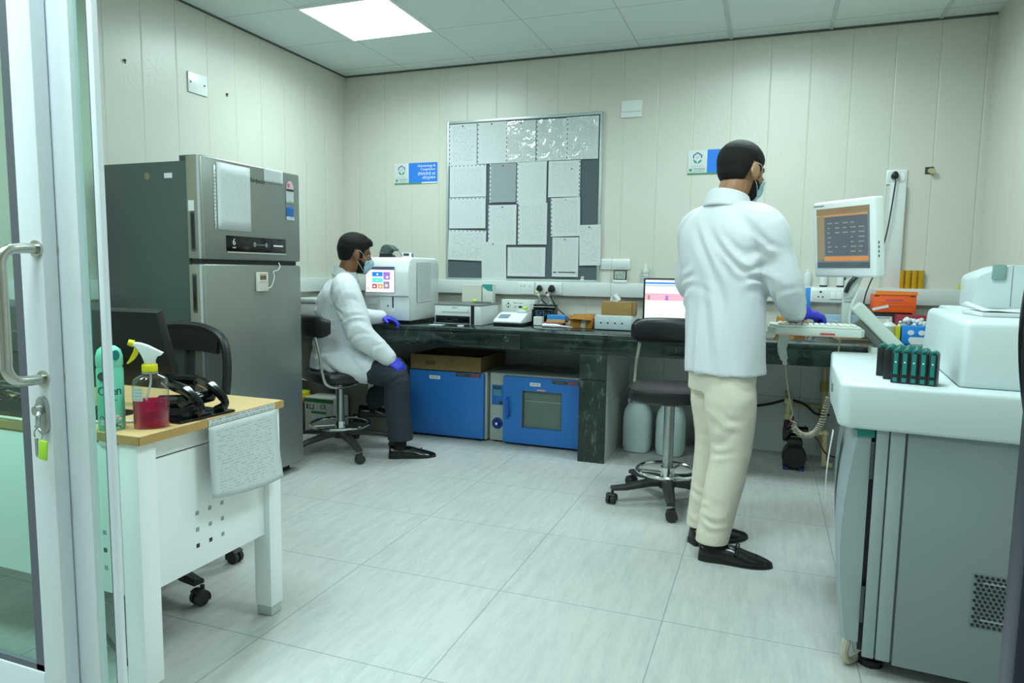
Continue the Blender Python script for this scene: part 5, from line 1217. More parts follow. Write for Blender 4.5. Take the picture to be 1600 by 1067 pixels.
def shoe(t, root, heel, toe, w, laces=False, loafer=False, z=0):
    """leather shoe from heel to toe on the ground"""
    H, T = V3(heel[0], heel[1], z), V3(toe[0], toe[1], z); d = (T-H); L = d.length; d.normalize(); p = V3(-d.y, d.x, 0)
    st = [(0, .50, .066), (.03, .68, .080), (.12, .80, .078), (.30, .80, .072), (.42, .86, .072), (.52, .94, .066), (.64, 1.0, .054), (.76, .96, .044), (.87, .78, .035), (.95, .52, .027), (.985, .32, .021), (1.0, .14, .016)]
    rs = []
    for u, ww, h in st:
        c = H+d*(L*u); hw = w*.5*ww
        rs.append([c+p*x*hw+V3(0, 0, zz) for x, zz in ((-.98, .008), (-1.03, .017), (-.97, h*.52), (-.70, h*.86), (0, h), (.70, h*.86), (.97, h*.52), (1.03, .017), (.98, .008), (0, .008))])
    b = MB().rings(smooth_rings(rs, 3)); me = b.mesh('shoe', shoe_leather, 60); o = put(me, 'shoe', shoe_leather, t, root)
    rs = []
    for u, ww, h in st:
        c = H+d*(L*(u*1.015-.008)); hw = w*.5*ww*1.05; hh = .009 if u > .34 else .024
        rs.append([c+p*x*hw+V3(0, 0, zz) for x, zz in ((-1, 0), (-1, hh), (1, hh), (1, 0))])
    put(MB().rings(smooth_rings(rs, 3)).mesh('sole', dark_rubber), 'sole', mat('black_sole', S(14, 14, 15), .5), o, root)
    if loafer:
        c = H+d*(L*.50); b = MB()
        b.tube([c+p*x*w*.46+d*(.008*(1-x*x))+V3(0, 0, .068-.024*x*x) for x in np.linspace(-1, 1, 9)], .0075, 8)
        put(b.mesh('saddle_strap', shoe_leather), 'saddle_strap', shoe_leather, o, root)
        b = MB()
        for x in (-.3, 0, .3): b.tube([c+d*(.008+.007*math.cos(a))+p*(x*w*.4+.009*math.sin(a))+V3(0, 0, .076-.02*x*x) for a in np.linspace(0, 2*PI, 12, endpoint=False)], .0022, 6, 0, True)
        put(b.mesh('metal_bit', dark_grey), 'metal_bit', mat('gunmetal', S(90, 92, 94), .3, .9), o, root)
        b = MB().tube([H+d*(L*.52)+p*x*w*.3+d*(.085*math.sqrt(max(0, 1-x*x)))+V3(0, 0, .060-.012*x*x-.022*math.sqrt(max(0, 1-x*x))) for x in np.linspace(-1, 1, 15)], .003, 6)
        put(b.mesh('apron_seam', shoe_leather), 'apron_seam', shoe_leather, o, root)
    if laces:
        b = MB()
        for i in range(4):
            u = .34+.06*i; c = H+d*(L*u); b.tube([c+p*x*w*.22+V3(0, 0, .075-.004*i-.006*x*x) for x in np.linspace(-1, 1, 6)], .0025, 6)
        b.tube([H+d*(L*.66)+p*x*w*.44+d*.012*(1-x*x)+V3(0, 0, .058-.03*x*x) for x in np.linspace(-1, 1, 9)], .0022, 6)
        put(b.mesh('laces', sock_cloth), 'laces', sock_cloth, o, root)
    return o
def collar(coat, root, c, yaw, rx, ry, tilt, drop=.045, rise=.028, gap_=.5):
    F = V3(math.cos(yaw), math.sin(yaw), 0); Lf = V3(-math.sin(yaw), math.cos(yaw), 0); c = Vector(c)
    def fn(u, v):
        a = gap_+(2*PI-2*gap_)*u; back = (1-math.cos(a))/2
        prof = ((1.36, -drop), (1.22, -.010), (1.08, rise), (.98, rise*.8), (.96, -.03))
        k = v*4; i = min(3, int(k)); q = k-i; sc_, z = [prof[i][j]*(1-q)+prof[i+1][j]*q for j in (0, 1)]
        return c+F*(math.cos(a)*ry*sc_)+Lf*(math.sin(a)*rx*sc_)+V3(0, 0, z+tilt*(back-.5)*2)
    o = put(MB().sheet(fn, 30, 12).mesh('collar', white_cloth, 60), 'collar', white_cloth, coat, root)
    o.modifiers.new('s', 'SOLIDIFY').thickness = .004
    return o

# ---------------------------------------------------------------- the standing man
root = V3(3.12, -1.92, 0)
t = thing('person', 'standing person in a white coat and beige trousers working at the analyzer', 'person', root)
TY, PY = math.radians(52), math.radians(42)
neckb = V3(3.118, -1.915, 1.475)
M2 = Matrix.Translation((3.168, -1.885, 1.612)) @ Matrix.Rotation(math.radians(48), 4, 'Z') @ Matrix.Rotation(.18, 4, 'Y') @ Matrix.Scale(1.04, 4)
Lf = V3(-math.sin(TY), math.cos(TY), 0); Fw = V3(math.cos(TY), math.sin(TY), 0)
shR, shL = V3(3.265, -2.02, 1.385), V3(2.985, -1.795, 1.39)
elR, elL = V3(3.36, -2.00, 1.14), V3(2.965, -1.70, 1.13)
wrR, wrL = V3(3.40, -1.80, 1.035), V3(3.13, -1.50, 1.04)
b = MB(); head_shapes(b, M2, 1.04)
limb(b, [(M2 @ V3(-.022, 0, -.05), .060), (M2 @ V3(-.03, 0, -.10), .060), (neckb-V3(0, 0, .03), .066)])
b.rings(smooth_rings([ringe((3.12, -1.915, .86), PY, .13, .09), ringe((3.12, -1.915, 1.1), TY, .12, .085), ringe((3.115, -1.915, 1.35), TY, .15, .085), ringe((3.115, -1.915, 1.45), TY, .07, .06)]))
for a_, e_, w_ in ((shR, elR, wrR), (shL, elL, wrL)): limb(b, [(neckb-V3(0, 0, .07), .05), (a_, .045), (e_, .036), (w_, .026)])
for h_, k_, n_ in ((V3(3.165, -1.975, .86), V3(3.185, -1.99, .47), V3(3.125, -2.022, .075)), (V3(3.075, -1.86, .86), V3(3.105, -1.84, .47), V3(3.068, -1.85, .075))): limb(b, [(h_, .075), (k_, .05), (n_, .036)])
put(fuse(b, .0055, 3), 'body', skin_a, t, root)
def hk2(p):
    z0 = np.interp(p.x, [-.12, -.045, -.030, -.022, .012, .018, .034, .042, .06, .085], [-.072, -.066, -.045, .024, .024, -.035, -.03, .02, .045, .078])
    return p.z > z0
def bk2(p):
    lo = p.x > .012 and p.z < np.interp(p.x, [.012, .035, .05, .07, .1], [-.03, -.032, -.048, -.055, -.06])
    return lo and p.z > -.125
make_head(t, root, M2, 1.04, hk2, [], bk2, skin_a)
# coat
b = MB()
b.rings(smooth_rings([ringe((3.138, -1.925, .782), PY, .178, .150, .9), ringe((3.135, -1.922, .84), PY, .176, .146, .9), ringe((3.13, -1.918, .98), PY+.05, .176, .138, .88), ringe((3.122, -1.915, 1.12), TY, .182, .128, .85),
                     ringe((3.118, -1.912, 1.25), TY, .205, .128, .82), ringe((3.113, -1.912, 1.34), TY, .212, .118, .82), ringe((3.108, -1.915, 1.405), TY, .178, .098, .85), ringe((3.108, -1.915, 1.452), TY, .115, .08), ringe((3.112, -1.912, 1.488), TY, .078, .07)]))
limb(b, [(neckb-V3(0, 0, .045), .062), (shR+V3(0, 0, .0), .076), (shR*.5+elR*.5, .074), (elR, .066), (elR*.45+wrR*.55, .060), (wrR, .050)])
limb(b, [(neckb-V3(0, 0, .045), .062), (shL, .072), (shL*.5+elL*.5, .068), (elL, .062), (wrL, .046)])
cz = lambda co, no: co
fl = [((3.07, -2.02, 1.22), (.9, -.2, .5), .075, .0045, .16), ((3.14, -2.06, .98), (1, 0, .15), .10, .0050, .20), ((3.05, -1.99, .88), (1, 0, -.1), .085, .0045, .16), ((3.27, -2.06, 1.20), (.4, 0, 1), .055, .0055, .09),
      ((3.36, -2.02, 1.12), (-.3, .1, 1), .045, .005, .085), ((3.20, -2.08, 1.28), (.8, 0, .6), .06, .005, .10), ((3.42, -1.9, 1.06), (.6, .2, -.8), .04, .0035, .07), ((3.02, -1.9, 1.12), (.3, 0, 1), .06, .005, .12), ((3.20, -2.05, .83), (1, 0, 0), .07, .004, .12)]
cm = fuse(b, .008, 6, folds(fl, 4, 1.7))
coat = put(cm, 'lab_coat', white_cloth, t, root)
collar(coat, root, (3.122, -1.904, 1.490), TY, .078, .074, .024, .045, .024)
# seams and vent of the coat
b = MB().tube([(2.990, -2.0265, .79), (2.993, -2.028, .84), (2.995, -2.026, .90)], .0035, 6, 4); put(b.mesh('vent_seam', white_cloth), 'vent_seam', white_cloth, coat, root)
# trousers
b = MB()
b.rings(smooth_rings([ringe((3.125, -1.92, .70), PY, .15, .115, .9), ringe((3.13, -1.92, .80), PY, .155, .118, .9), ringe((3.128, -1.918, .93), PY, .14, .10, .9)]))
limb(b, [(V3(3.16, -1.98, .80), .094), (V3(3.172, -1.992, .66), .104), (V3(3.182, -2.0, .48), .083), (V3(3.155, -2.012, .28), .076), (V3(3.127, -2.022, .105), .068), (V3(3.125, -2.022, .06), .067)], 20)
limb(b, [(V3(3.09, -1.866, .80), .088), (V3(3.095, -1.85, .66), .098), (V3(3.10, -1.845, .48), .078), (V3(3.085, -1.85, .28), .070), (V3(3.066, -1.852, .105), .064), (V3(3.065, -1.852, .06), .063)], 20)
fl = [((3.16, -2.08, .68), (.5, 0, 1), .07, .0045, .13), ((3.15, -2.08, .50), (.3, 0, 1), .06, .0035, .10), ((3.14, -2.09, .18), (.2, 0, 1), .05, .0045, .09), ((3.07, -1.95, .22), (.2, 0, 1), .05, .004, .12), ((3.08, -1.95, .6), (.4, 0, 1), .07, .004, .14), ((3.2, -2.05, .36), (.9, 0, .3), .08, .003, .15)]
put(fuse(b, .0075, 6, hem(folds(fl, 9, 1.0), .082)), 'trousers', beige_cloth, t, root)
for c in (V3(3.125, -2.022, 0), V3(3.067, -1.85, 0)):
    put(limb(MB(), [(c+V3(0, 0, .07), .038), (c+V3(0, 0, .14), .040)]).mesh('sock', sock_cloth), 'sock', sock_cloth, t, root)
shoe(t, root, (3.075, -2.022), (3.365, -2.012), .098, loafer=True)
shoe(t, root, (3.028, -1.885), (3.255, -1.705), .098, loafer=True)
glove(t, root, wrR+V3(.03, .02, 0), (.78, .58, -.22), (.2, .15, .95), (-.55, .8, .1), (.55, .7, .5), 1, .06)
glove(t, root, wrL+(wrL-elL)*.05, (.85, .42, -.20), (.1, .1, .98), (.4, -.9, 0), (.4, .5, .4), -1)

# ---------------------------------------------------------------- the seated man
root = V3(.70, -1.10, 0)
t = thing('person', 'seated person in a white coat and dark trousers at the touch screen analyzer', 'person', root)
TY = math.radians(33)
M1 = Matrix.Translation((.795, -1.095, 1.283)) @ Matrix.Rotation(math.radians(46), 4, 'Z') @ Matrix.Rotation(.16, 4, 'Y') @ Matrix.Scale(1.03, 4)
neckb = V3(.735, -1.115, 1.165)
shR, shL = V3(.825, -1.255, 1.06), V3(.62, -.955, 1.06)
elR, elL = V3(.955, -1.29, .79), V3(.70, -.875, .87)
wrR, wrL = V3(1.10, -1.215, .645), V3(.80, -.795, .862)
hipR, knR, anR = V3(.74, -1.20, .615), V3(1.135, -1.175, .515), V3(1.15, -1.148, .10)
hipL, knL, anL = V3(.66, -1.04, .615), V3(1.0, -.93, .52), V3(.835, -.945, .27)
b = MB(); head_shapes(b, M1, 1.06)
limb(b, [(M1 @ V3(-.022, 0, -.05), .058), (M1 @ V3(-.032, 0, -.10), .057), (neckb-V3(0, 0, .03), .062)])
b.rings(smooth_rings([ringe((.665, -1.12, .60), TY, .13, .10), ringe((.67, -1.12, .8), TY, .12, .085), ringe((.69, -1.115, 1.0), TY, .14, .085), ringe((.72, -1.115, 1.12), TY, .07, .06)]))
for a_, e_, w_ in ((shR, elR, wrR), (shL, elL, wrL)): limb(b, [(neckb-V3(0, 0, .08), .05), (a_, .044), (e_, .035), (w_, .026)])
for h_, k_, n_ in ((hipR, knR, anR), (hipL, knL, anL)): limb(b, [(h_, .08), (k_, .05), (n_, .034)])
put(fuse(b, .0055, 3), 'body', skin_b, t, root)
def hk1(p):
    z0 = np.interp(p.x, [-.12, -.045, -.030, -.022, .012, .018, .034, .042, .06, .085], [-.060, -.050, -.03, .024, .024, -.03, -.025, .02, .035, .060])
    return p.z > z0
make_head(t, root, M1, 1.06, hk1, [((-.012, 0, .052), (.094, .076, .074)), ((.045, 0, .075), (.048, .056, .034)), ((.0, -.01, .095), (.06, .05, .03))], bk2, skin_b)
b = MB()
b.rings(smooth_rings([ringe((.665, -1.135, .552), TY, .192, .165, .85), ringe((.665, -1.13, .62), TY, .185, .155, .88), ringe((.66, -1.125, .74), TY, .172, .138, .88), ringe((.663, -1.12, .86), TY, .180, .138, .85), ringe((.675, -1.115, .97), TY, .195, .134, .82),
                     ringe((.69, -1.112, 1.05), TY, .185, .118, .82), ringe((.708, -1.112, 1.10), TY, .13, .095, .85), ringe((.725, -1.114, 1.138), TY, .078, .072)]))
limb(b, [(neckb-V3(0, 0, .05), .06), (shR, .088), (shR*.5+elR*.5, .090), (elR, .084), (elR*.45+wrR*.55, .070), (wrR, .056)])
limb(b, [(neckb-V3(0, 0, .05), .06), (shL, .074), (shL*.5+elL*.5, .07), (elL, .062), (wrL, .046)])
limb(b, [(hipR+V3(-.05, 0, -.0), .132), (hipR*.72+knR*.28+V3(0, -.005, .0), .122), (hipR*.5+knR*.5+V3(0, -.005, .004), .106)])
limb(b, [(hipL, .125), (hipL*.6+knL*.4+V3(0, 0, .01), .106)])
fl = [((.60, -1.25, .85), (.4, 0, 1), .07, .006, .14), ((.62, -1.28, .68), (.3, 0, 1), .08, .006, .14), ((.92, -1.33, .82), (-.3, 0, 1), .05, .006, .10), ((.86, -1.32, .96), (.6, 0, .7), .06, .005, .10), ((.76, -1.28, 1.0), (.9, 0, -.4), .06, .006, .10), ((.8, -1.3, .6), (.8, 0, .5), .08, .006, .14),
      ((1.04, -1.28, .70), (.7, 0, -.7), .045, .004, .08), ((.56, -1.2, 1.0), (.6, 0, .8), .09, .005, .14)]
coat = put(fuse(b, .008, 6, folds(fl, 14, 1.7)), 'lab_coat', white_cloth, t, root)
collar(coat, root, (.738, -1.11, 1.162), TY, .074, .070, .024, .04, .022)
b = MB().tube([(.93, -1.378, .62), (.95, -1.376, .615), (.97, -1.366, .608)], .003, 6, 4)
# trousers
b = MB()
b.rings(smooth_rings([ringe((.69, -1.12, .555), TY, .155, .13), ringe((.69, -1.12, .62), TY, .165, .13), ringe((.68, -1.12, .70), TY, .15, .12)]))
limb(b, [(hipR, .100), (hipR*.4+knR*.6, .092), (knR+V3(.0, 0, -.0), .083), (knR*.62+anR*.38+V3(-.005, 0, 0), .080), (anR+V3(.0, 0, .06), .080), (anR+V3(0, 0, -.01), .079)], 20)
limb(b, [(hipL, .098), (hipL*.4+knL*.6, .09), (knL, .08), (knL*.5+anL*.5, .075), (anL+V3(.015, 0, .05), .07)], 20)
fl = [((1.13, -1.25, .50), (-.6, 0, 1), .045, .0045, .08), ((1.0, -1.27, .56), (1, 0, .2), .06, .004, .12), ((1.14, -1.2, .25), (.2, 0, 1), .07, .003, .12), ((.85, -1.28, .58), (1, 0, .3), .06, .004, .1)]
put(fuse(b, .0075, 6, hem(folds(fl, 19, 1.3), .118)), 'trousers', dark_cloth, t, root)
for c in (anR, anL): put(limb(MB(), [(c+V3(0, 0, -.035), .040), (c+V3(0, 0, .09), .043)]).mesh('sock', sock_cloth), 'sock', sock_cloth, t, root)
shoe(t, root, (1.09, -1.185), (1.345, -1.035), .10, laces=True)
shoe(t, root, (.735, -.985), (.985, -.875), .10, laces=True, z=.197)
glove(t, root, wrR+(wrR-elR)*.05, (.75, .25, -.62), (.55, -.35, .75), (.2, .9, .2), (.35, .45, .4), 1)
glove(t, root, wrL+(wrL-elL)*.03, (.90, .30, -.22), (.1, .1, .98), (.3, -.9, 0), (.3, .5, .5), -1)
# ================================================================ FLOOR-STANDING ANALYZER AT RIGHT
M_AW = mat('analyzer_white', S(204, 216, 216), .4, var=.02)
M_AG = mat('analyzer_grey', S(130, 142, 144), .5, var=.02, nscale=8)
M_AG2 = mat('analyzer_grey_side', S(152, 164, 166), .45, var=.02)
AX, AY0, AY1, ARX = 3.50, -2.73, -1.80, 4.36
t = thing('floor_analyzer', 'large white and grey floor standing analyzer at the edge of the room', 'lab analyzer', (3.505, -2.72, 0), -.075)
def al(b, name, m, par=None, angle=35): return b.build(name, m, par or t, (-3.505, 2.72, 0), angle=angle)
# cabinet: bowed front (towards -x) panel, side panels
def bow(z): return 3.555-.055*math.sin(PI*min(1, max(0, (z-.02)/.72))*.55)
rs = []
for z in np.linspace(.09, .735, 10):
    x = 3.552-.030*math.sin(PI*(z-.09)/.645)*1.0
    rs.append([(3.598, AY0+.035, z), (x+.012, AY0+.035, z), (x, AY0+.055, z), (x, AY1-.05, z), (3.598, AY1-.04, z)])
al(MB().rings(rs), 'front_door', M_AG2)
al(MB().box(3.614, AY0+.03, .055, ARX-.01, AY1-.03, .75, .004), 'cabinet', M_AG)
al(MB().box(3.598, AY0+.05, .06, 3.616, AY1-.05, .74), 'door_gap', black_plastic)
al(MB().box(3.610, AY0+.018, .055, 3.642, AY0+.032, .748, .003).box(3.646, AY0+.018, .055, 3.684, AY0+.032, .748, .003), 'corner_strip', M_AG2)
al(MB().box(3.69, AY0+.016, .05, 4.10, AY0+.032, .748, .002), 'end_panel', M_AG)
al(MB().box(4.105, AY0+.012, .05, 4.135, AY0+.032, .748, .003).box(4.14, AY0+.018, .05, ARX-.01, AY0+.032, .748), 'rear_panel', M_AW)
al(MB().box(3.560, AY0+.028, .722, 3.606, AY0+.06, .745), 'teal_trim', teal_plastic)
for z in (.16, .60): al(MB().cyl((3.604, AY0+.026, z), (3.604, AY0+.026, z+.11), .0055, n=10), 'door_hinge', dark_grey)
# ventilation field of round holes
b = MB()
for i in range(13):
    for j in range(13):
        b.cyl((3.878+j*.0128+(.0064 if i % 2 else 0), AY0+.0125, .222+i*.0118), (3.878+j*.0128+(.0064 if i % 2 else 0), AY0+.0162, .222+i*.0118), .0046, n=8)
vp = al(MB().box(3.870, AY0+.0145, .214, 4.05, AY0+.0165, .372), 'vent_field', mat('vent_grey', S(116, 132, 132), .5))
ob = al(b, 'vent_hole', black_plastic); ob['kind'] = 'stuff'
b = MB().box(3.895, AY0+.0125, .237, 4.026, AY0+.0148, .243).box(3.895, AY0+.0125, .345, 4.026, AY0+.0148, .351).box(4.02, AY0+.0125, .243, 4.026, AY0+.0148, .345); al(b, 'vent_frame', M_AG2)
# feet
for x, y in ((3.64, AY0+.10), (3.64, AY1-.1), (4.30, AY0+.10), (4.30, AY1-.1)):
    al(MB().cyl((x, y, .0), (x, y, .02), .035, n=18).cyl((x, y, .02), (x, y, .06), .014, n=10), 'foot', black_plastic)
al(MB().tube([(3.57, AY0+.045, .09), (3.565, AY0+.05, .04), (3.575, AY0+.06, .012), (3.60, AY0+.10, .01)], .012, 8, 5), 'drain_hose', mat('cream_hose', S(190, 184, 160), .5))
# white deck slab with rounded rim
poly = [(3.505, AY0+.03), (3.53, AY0), (ARX, AY0-.02), (ARX, AY1), (3.50, AY1), (3.482, AY1-.03), (3.486, AY0+.45)]
b = MB().prism(poly, .748, .880, 'xy', .013, 3); al(b, 'deck', M_AW, angle=60)
al(MB().box(3.486, -2.40, .80, 3.50, -2.22, .83, .003), 'name_badge', mat('badge_grey', S(110, 124, 122), .5))
# hood with sloping sides on the deck
def hood(b, z0, z1, x0, x1, y0, y1, tx, ty, bev):
    v0 = [(x0, y0), (x1, y0), (x1, y1), (x0, y1)]; v1 = [(x0-tx, y0+ty), (x1, y0+ty), (x1, y1), (x0-tx, y1)]
    A = [b.bm.verts.new((x, y, z0)) for x, y in v0]; B = [b.bm.verts.new((x, y, z1)) for x, y in v1]
    fs = [b.bm.faces.new(A[::-1]), b.bm.faces.new(B)]+[b.bm.faces.new((A[i], A[(i+1) % 4], B[(i+1) % 4], B[i])) for i in range(4)]
    r = bmesh.ops.bevel(b.bm, geom=list({e for f in fs for e in f.edges}), offset=bev, segments=4, affect='EDGES', profile=.5)
    return b
b = hood(MB(), .878, 1.07, 3.805, ARX-.01, -2.66, AY1+.01, -.012, .03, .02); al(b, 'hood', M_AW, angle=60)
b = MB().prism([(3.975, 1.066), (3.975, 1.19), (3.99, 1.205), (4.06, 1.236), (4.09, 1.24), (4.34, 1.24), (4.34, 1.066)], -1.72, -1.40, 'xz', .012, 3); al(b, 'rear_tower', M_AW)
al(MB().box(4.03, -1.733, 1.182, 4.075, -1.715, 1.242, .006), 'grey_latch', mat('latch_grey_green', S(130, 160, 154), .45)); al(MB().box(4.096, -1.7215, 1.08, 4.098, -1.7195, 1.235), 'panel_line', grey_ink)
al(MB().box(3.90, AY1-.02, .06, 4.34, -1.40, 1.068, .01), 'rear_housing', M_AW)
# sample racks on the deck
g = random.Random(2)
def rack(x, y, label, front):
    r = thing('sample_rack', label, 'sample rack', (x, y, .8807), -.29, 'black and teal sample racks on the deck')
    MB().box(-.0112, -.032, 0, .0112, .032, .090, .0015).build('body', black_plastic, r)
    if front:
        MB().box(-.0055, -.0332, .004, .0055, -.032, .016).box(-.0055, -.0332, .026, .0055, -.032, .088).build('teal_strip', teal_plastic, r)
        MB().cyl((0, -.034, .062), (0, -.0331, .062), .0024, n=10).build('white_dot', white_ink, r)
    b = MB()
    for k in range(3):
        y_ = -.022+k*.021; b.box(-.0095, y_-.0035, .090, .0095, y_+.0035, .0955).box(-.0035, y_-.008, .0935, .0035, y_+.008, .0985)
    b.build('spring_clip', teal_plastic, r)
rows = ('front', 'middle', 'back'); ords = ('first', 'second', 'third', 'fourth', 'fifth')
for j in range(3):
    for i in range(5):
        rack(3.664+i*.0232*.957-j*.010, -2.632-i*.0232*.29+j*.070, 'black and teal sample rack, %s from the aisle in the %s row on the deck' % (ords[i], rows[j]), j == 0)
# folded cloth / stack of paper on the hood
t2 = thing('paper_stack', 'stack of fanfold paper lying on the hood of the white analyzer', 'paper', (4.06, -2.32, 1.0705), .05)
b = MB().sheet(lambda u, v: (-.15+.42*u, -.11+.2*v, .018+.004*math.sin(20*u)*.4+.022*math.exp(-((u-.03)/.06)**2)*(v)), 30, 8); o = b.build('top_sheet', printed('fanfold_print', 20, .25, u=0, v=1), t2); o.modifiers.new('s', 'SOLIDIFY').thickness = .001
MB().box(-.15, -.11, 0, .27, .09, .014, .003).build('stack', paper_white, t2)
tag(MB().box(-.008, -.006, 0, .008, .006, .028, .001).box(.010, -.006, 0, .026, .006, .028, .001).build('yellow_box', mat('bright_yellow', S(220, 205, 20), .4), None, (4.385, -.026, 1.1148)), 'small yellow pair of boxes on the trunking beside the analyzer tower', 'box')
# paper tucked into the door, hanging
o = MB().sheet(lambda u, v: (3.530-.014*math.sin(2.5*v)+.012*u, -2.36+.18*u, .66-.30*v-.03*u), 6, 10).build('hanging_paper', paper_white, None); o.modifiers.new('s', 'SOLIDIFY').thickness = .0006
tag(o, 'white paper hanging at the bowed front door of the floor analyzer', 'paper')
# ---------------------------------------------------------------- monitor arm with keyboard tray
t3 = thing('monitor_arm', 'pale folding arm with pole on the analyzer holding screen and keyboard tray', 'arm', (3.62, -1.66, .88))
def ml(b, name, m, par=None, angle=35): return b.build(name, m, par or t3, (-3.62, 1.66, -.88), angle=angle)
M_ARM = mat('arm_beige_grey', S(198, 208, 198), .45, var=.02)
ml(MB().box(3.592, -1.695, .93, 3.632, -1.655, 1.10, .004).box(3.596, -1.70, 1.08, 3.636, -1.66, 1.17, .003), 'pole', M_ARM)
b = MB().prism([(3.598, 1.09), (3.634, 1.10), (3.668, 1.20), (3.645, 1.215), (3.60, 1.17)], -1.705, -1.66, 'xz', .004); ml(b, 'tilt_bracket', M_ARM)
ml(MB().tube([(3.60, -1.71, 1.12), (3.615, -1.715, 1.16), (3.64, -1.71, 1.19)], .009, 8, 5), 'black_hinge', black_plastic)
ml(MB().tube([(3.645, -1.715, 1.12), (3.625, -1.725, 1.06), (3.622, -1.73, .99), (3.66, -1.73, .95)], .006, 8, 6), 'arm_cable', white_plastic)
# sloping arm from the pole down to the analyzer
M = Matrix.Translation((3.72, -1.745, .945)) @ Matrix.Rotation(.80, 4, 'Y')
ml(MB().box(-.15, -.05, .0, .135, .05, .05, .012, 3, M), 'arm_cover', M_ARM)
ml(MB().box(-.09, -.04, -.03, .12, .04, -.002, .002, 2, M), 'arm_rail', mat('arm_dark_rail', S(92, 98, 90), .4))
# base bracket stands on the counter side of the analyzer
ml(MB().box(3.70, -1.795, .06, 3.80, -1.70, .90, .004), 'mount_column', M_ARM)
# keyboard tray
t4 = thing('keyboard_tray', 'pale keyboard tray held out by the arm under the hand in a blue glove', 'tray', (3.50, -1.805, .963), 0)
MB().prism([(-.20, -.02), (-.17, -.07), (.15, -.085), (.165, -.05), (.165, .10), (-.20, .10)], -.018, .012, 'xy', .004).build('shelf', M_ARM, t4)
MB().prism([(-.195, -.015), (-.165, -.064), (.15, -.078), (.15, .09), (-.195, .09)], .0122, .022, 'xy', .003).build('keyboard_body', mat('keyboard_cream', S(208, 214, 202), .5), t4)
b = MB()
for r_ in range(5):
    for k_ in range(13): b.box(-.16+k_*.0232, -.050+r_*.025, .022, -.16+k_*.0232+.019, -.050+r_*.025+.019, .028, .002, 1)
o = b.build('keys', mat('key_cream', S(222, 226, 216), .5), t4)
MB().box(-.16, -.074, -.021, .15, -.07, -.017).build('orange_edge', mat('peach_edge', S(216, 160, 130), .5), t4)
MB().box(.0, -.083, -.012, .055, -.078, -.006).build('red_label', red_plastic, t4)
# hand scanner hanging from the tray with its coiled cord
t5 = thing('hand_scanner', 'cream hand scanner hanging from the tray beside the white coat', 'scanner', (3.375, -1.72, .85))
MB().tube([(0, 0, .095), (-.008, 0, .06), (-.012, 0, .02), (-.006, 0, -.01)], [.021]*5+[.020]*5+[.018]*5+[.014], 14, 5).build('grip', M_ARM, t5)
MB().tube([(-.006, 0, -.008), (.0, 0, -.03), (.004, 0, -.05)], [.016]*4+[.010]*4+[.007], 12, 4).build('cord_sleeve', M_ARM, t5)
cord = mat('cream_cord', S(182, 176, 156), .5)
pts = [V3(3.38, -1.72, .80), V3(3.395, -1.70, .70), V3(3.42, -1.66, .59), V3(3.425, -1.655, .575), V3(3.415, -1.65, .545), V3(3.44, -1.65, .53), V3(3.42, -1.65, .515)]
path = [V3(3.43, -1.65, .515), V3(3.455, -1.65, .488), V3(3.49, -1.65, .482), V3(3.52, -1.65, .50), V3(3.542, -1.65, .545), V3(3.556, -1.65, .61), V3(3.566, -1.65, .66)]
dense = spline(path, 16); coil = []
L = len(dense)
for i in range(L):
    d = (dense[min(i+1, L-1)]-dense[max(i-1, 0)]).normalized(); a = V3(0, 1, 0); c = d.cross(a)
    for k in range(4):
        q = (i+k/4); u = q/L; f_ = dense[i].lerp(dense[min(i+1, L-1)], k/4); ang = q*2*PI*.33
        coil.append(f_+(a*math.cos(ang)+c*math.sin(ang))*.0105)
tail = [V3(3.566, -1.65, .67), V3(3.575, -1.65, .76), V3(3.59, -1.665, .86), V3(3.595, -1.67, .935)]
b = MB().tube(spline(pts, 6), .0035, 6); b.tube(coil, .0036, 6); b.tube(spline(tail, 5), .0035, 6)
tag(b.build('coiled_cord', cord), 'cream coiled cord of the hand scanner looping below the keyboard tray', 'cord')
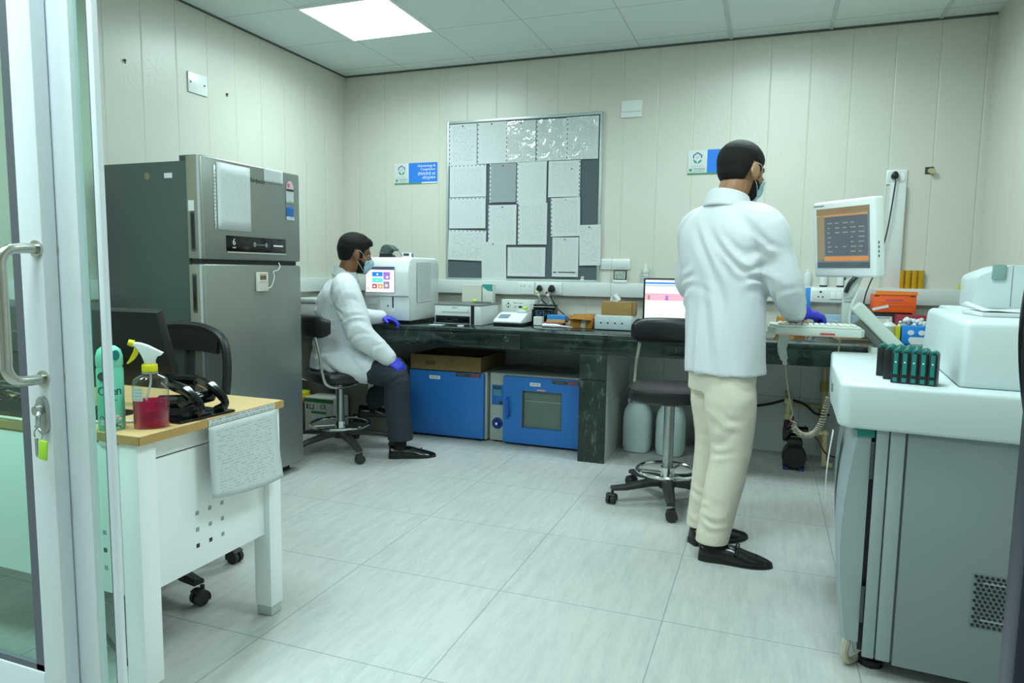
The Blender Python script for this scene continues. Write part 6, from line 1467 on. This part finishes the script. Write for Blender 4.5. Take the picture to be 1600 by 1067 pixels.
# analyzer screen
t6 = thing('touch_monitor', 'white framed monitor with an orange and grey screen above the keyboard tray', 'monitor', (3.585, -1.68, 1.345), 0)
ang = math.atan2(-.26, .215)
R6 = Matrix.Rotation(ang, 4, 'Z') @ Matrix.Rotation(.10, 4, 'X')
w, h = .335, .325
def fl6(b): 
    for v in b.bm.verts: v.co = R6 @ v.co
    return b
fl6(MB().box(-w/2, -.01, -h/2, w/2, .045, h/2, .012, 3)).build('frame', white_gloss, t6)
fl6(MB().box(-.11, .03, -.12, .11, .075, .12, .015, 2)).build('back_housing', white_plastic, t6)
dk = lit('screen_dim_grey', S(92, 108, 112), .7)
fl6(MB().box(-.142, -.0115, -.122, .142, -.010, .132)).build('display', dk, t6)
for n, x0, z0, x1, z1, c in (('side_bar', -.138, -.085, -.10, .105, S(122, 116, 84)), ('head_bar', -.142, .105, .142, .132, S(116, 106, 78)), ('head_badge', -.03, .112, .05, .128, S(126, 96, 76)), ('table_area', -.095, -.07, .132, .095, S(72, 84, 90)),
                         ('orange_band', -.10, -.092, .135, -.073, S(176, 120, 66)), ('foot_bar', -.142, -.122, .142, -.098, S(60, 76, 78)), ('upper_band', -.14, .096, .135, .104, S(168, 124, 80))):
    fl6(MB().box(x0, -.0125, z0, x1, -.0115, z1)).build(n, lit('scr_%s' % n, c, .7), t6)
b = MB()
for r_ in range(7):
    for k_ in range(5):
        if g.random() > .3: b.box(-.08+k_*.042, -.0132, -.055+r_*.02, -.08+k_*.042+g.uniform(.01, .03), -.0125, -.055+r_*.02+.005)
fl6(b).build('table_text', lit('scr_text', S(116, 128, 130), .7), t6)
b = MB().box(-.16, -.0105, .142, -.10, -.0098, .147); fl6(b).build('brand_mark', grey_ink, t6)
b = MB()
for k_ in range(4): b.box(.1672, .005, -.08+k_*.018, .169, .012, -.07+k_*.018)
fl6(b).build('side_button', grey_plastic, t6)
fl6(MB().box(-.03, .06, -.17, .03, .085, .0, .006)).build('mount', M_ARM, t6)
# ---------------------------------------------------------------- black curved pull handle of the near door leaf at the frame edge
d2 = bpy.data.objects.new('door_2', None); COL.objects.link(d2); d2.location = (3.557, -4.10, 0); d2['kind'] = 'structure'
MB().box(0, 0, .02, .07, .045, 2.5, .004).build('stile', mat('dark_stile', S(46, 52, 66), .35, .3), d2)
b = MB(); b.tube([(.045, -.01, .985), (.012, -.02, 1.01), (-.008, -.025, 1.06), (-.018, -.025, 1.149), (-.008, -.025, 1.24), (.012, -.02, 1.29), (.045, -.01, 1.315)], .011, 14, 8); b.build('handle', black_gloss, d2)
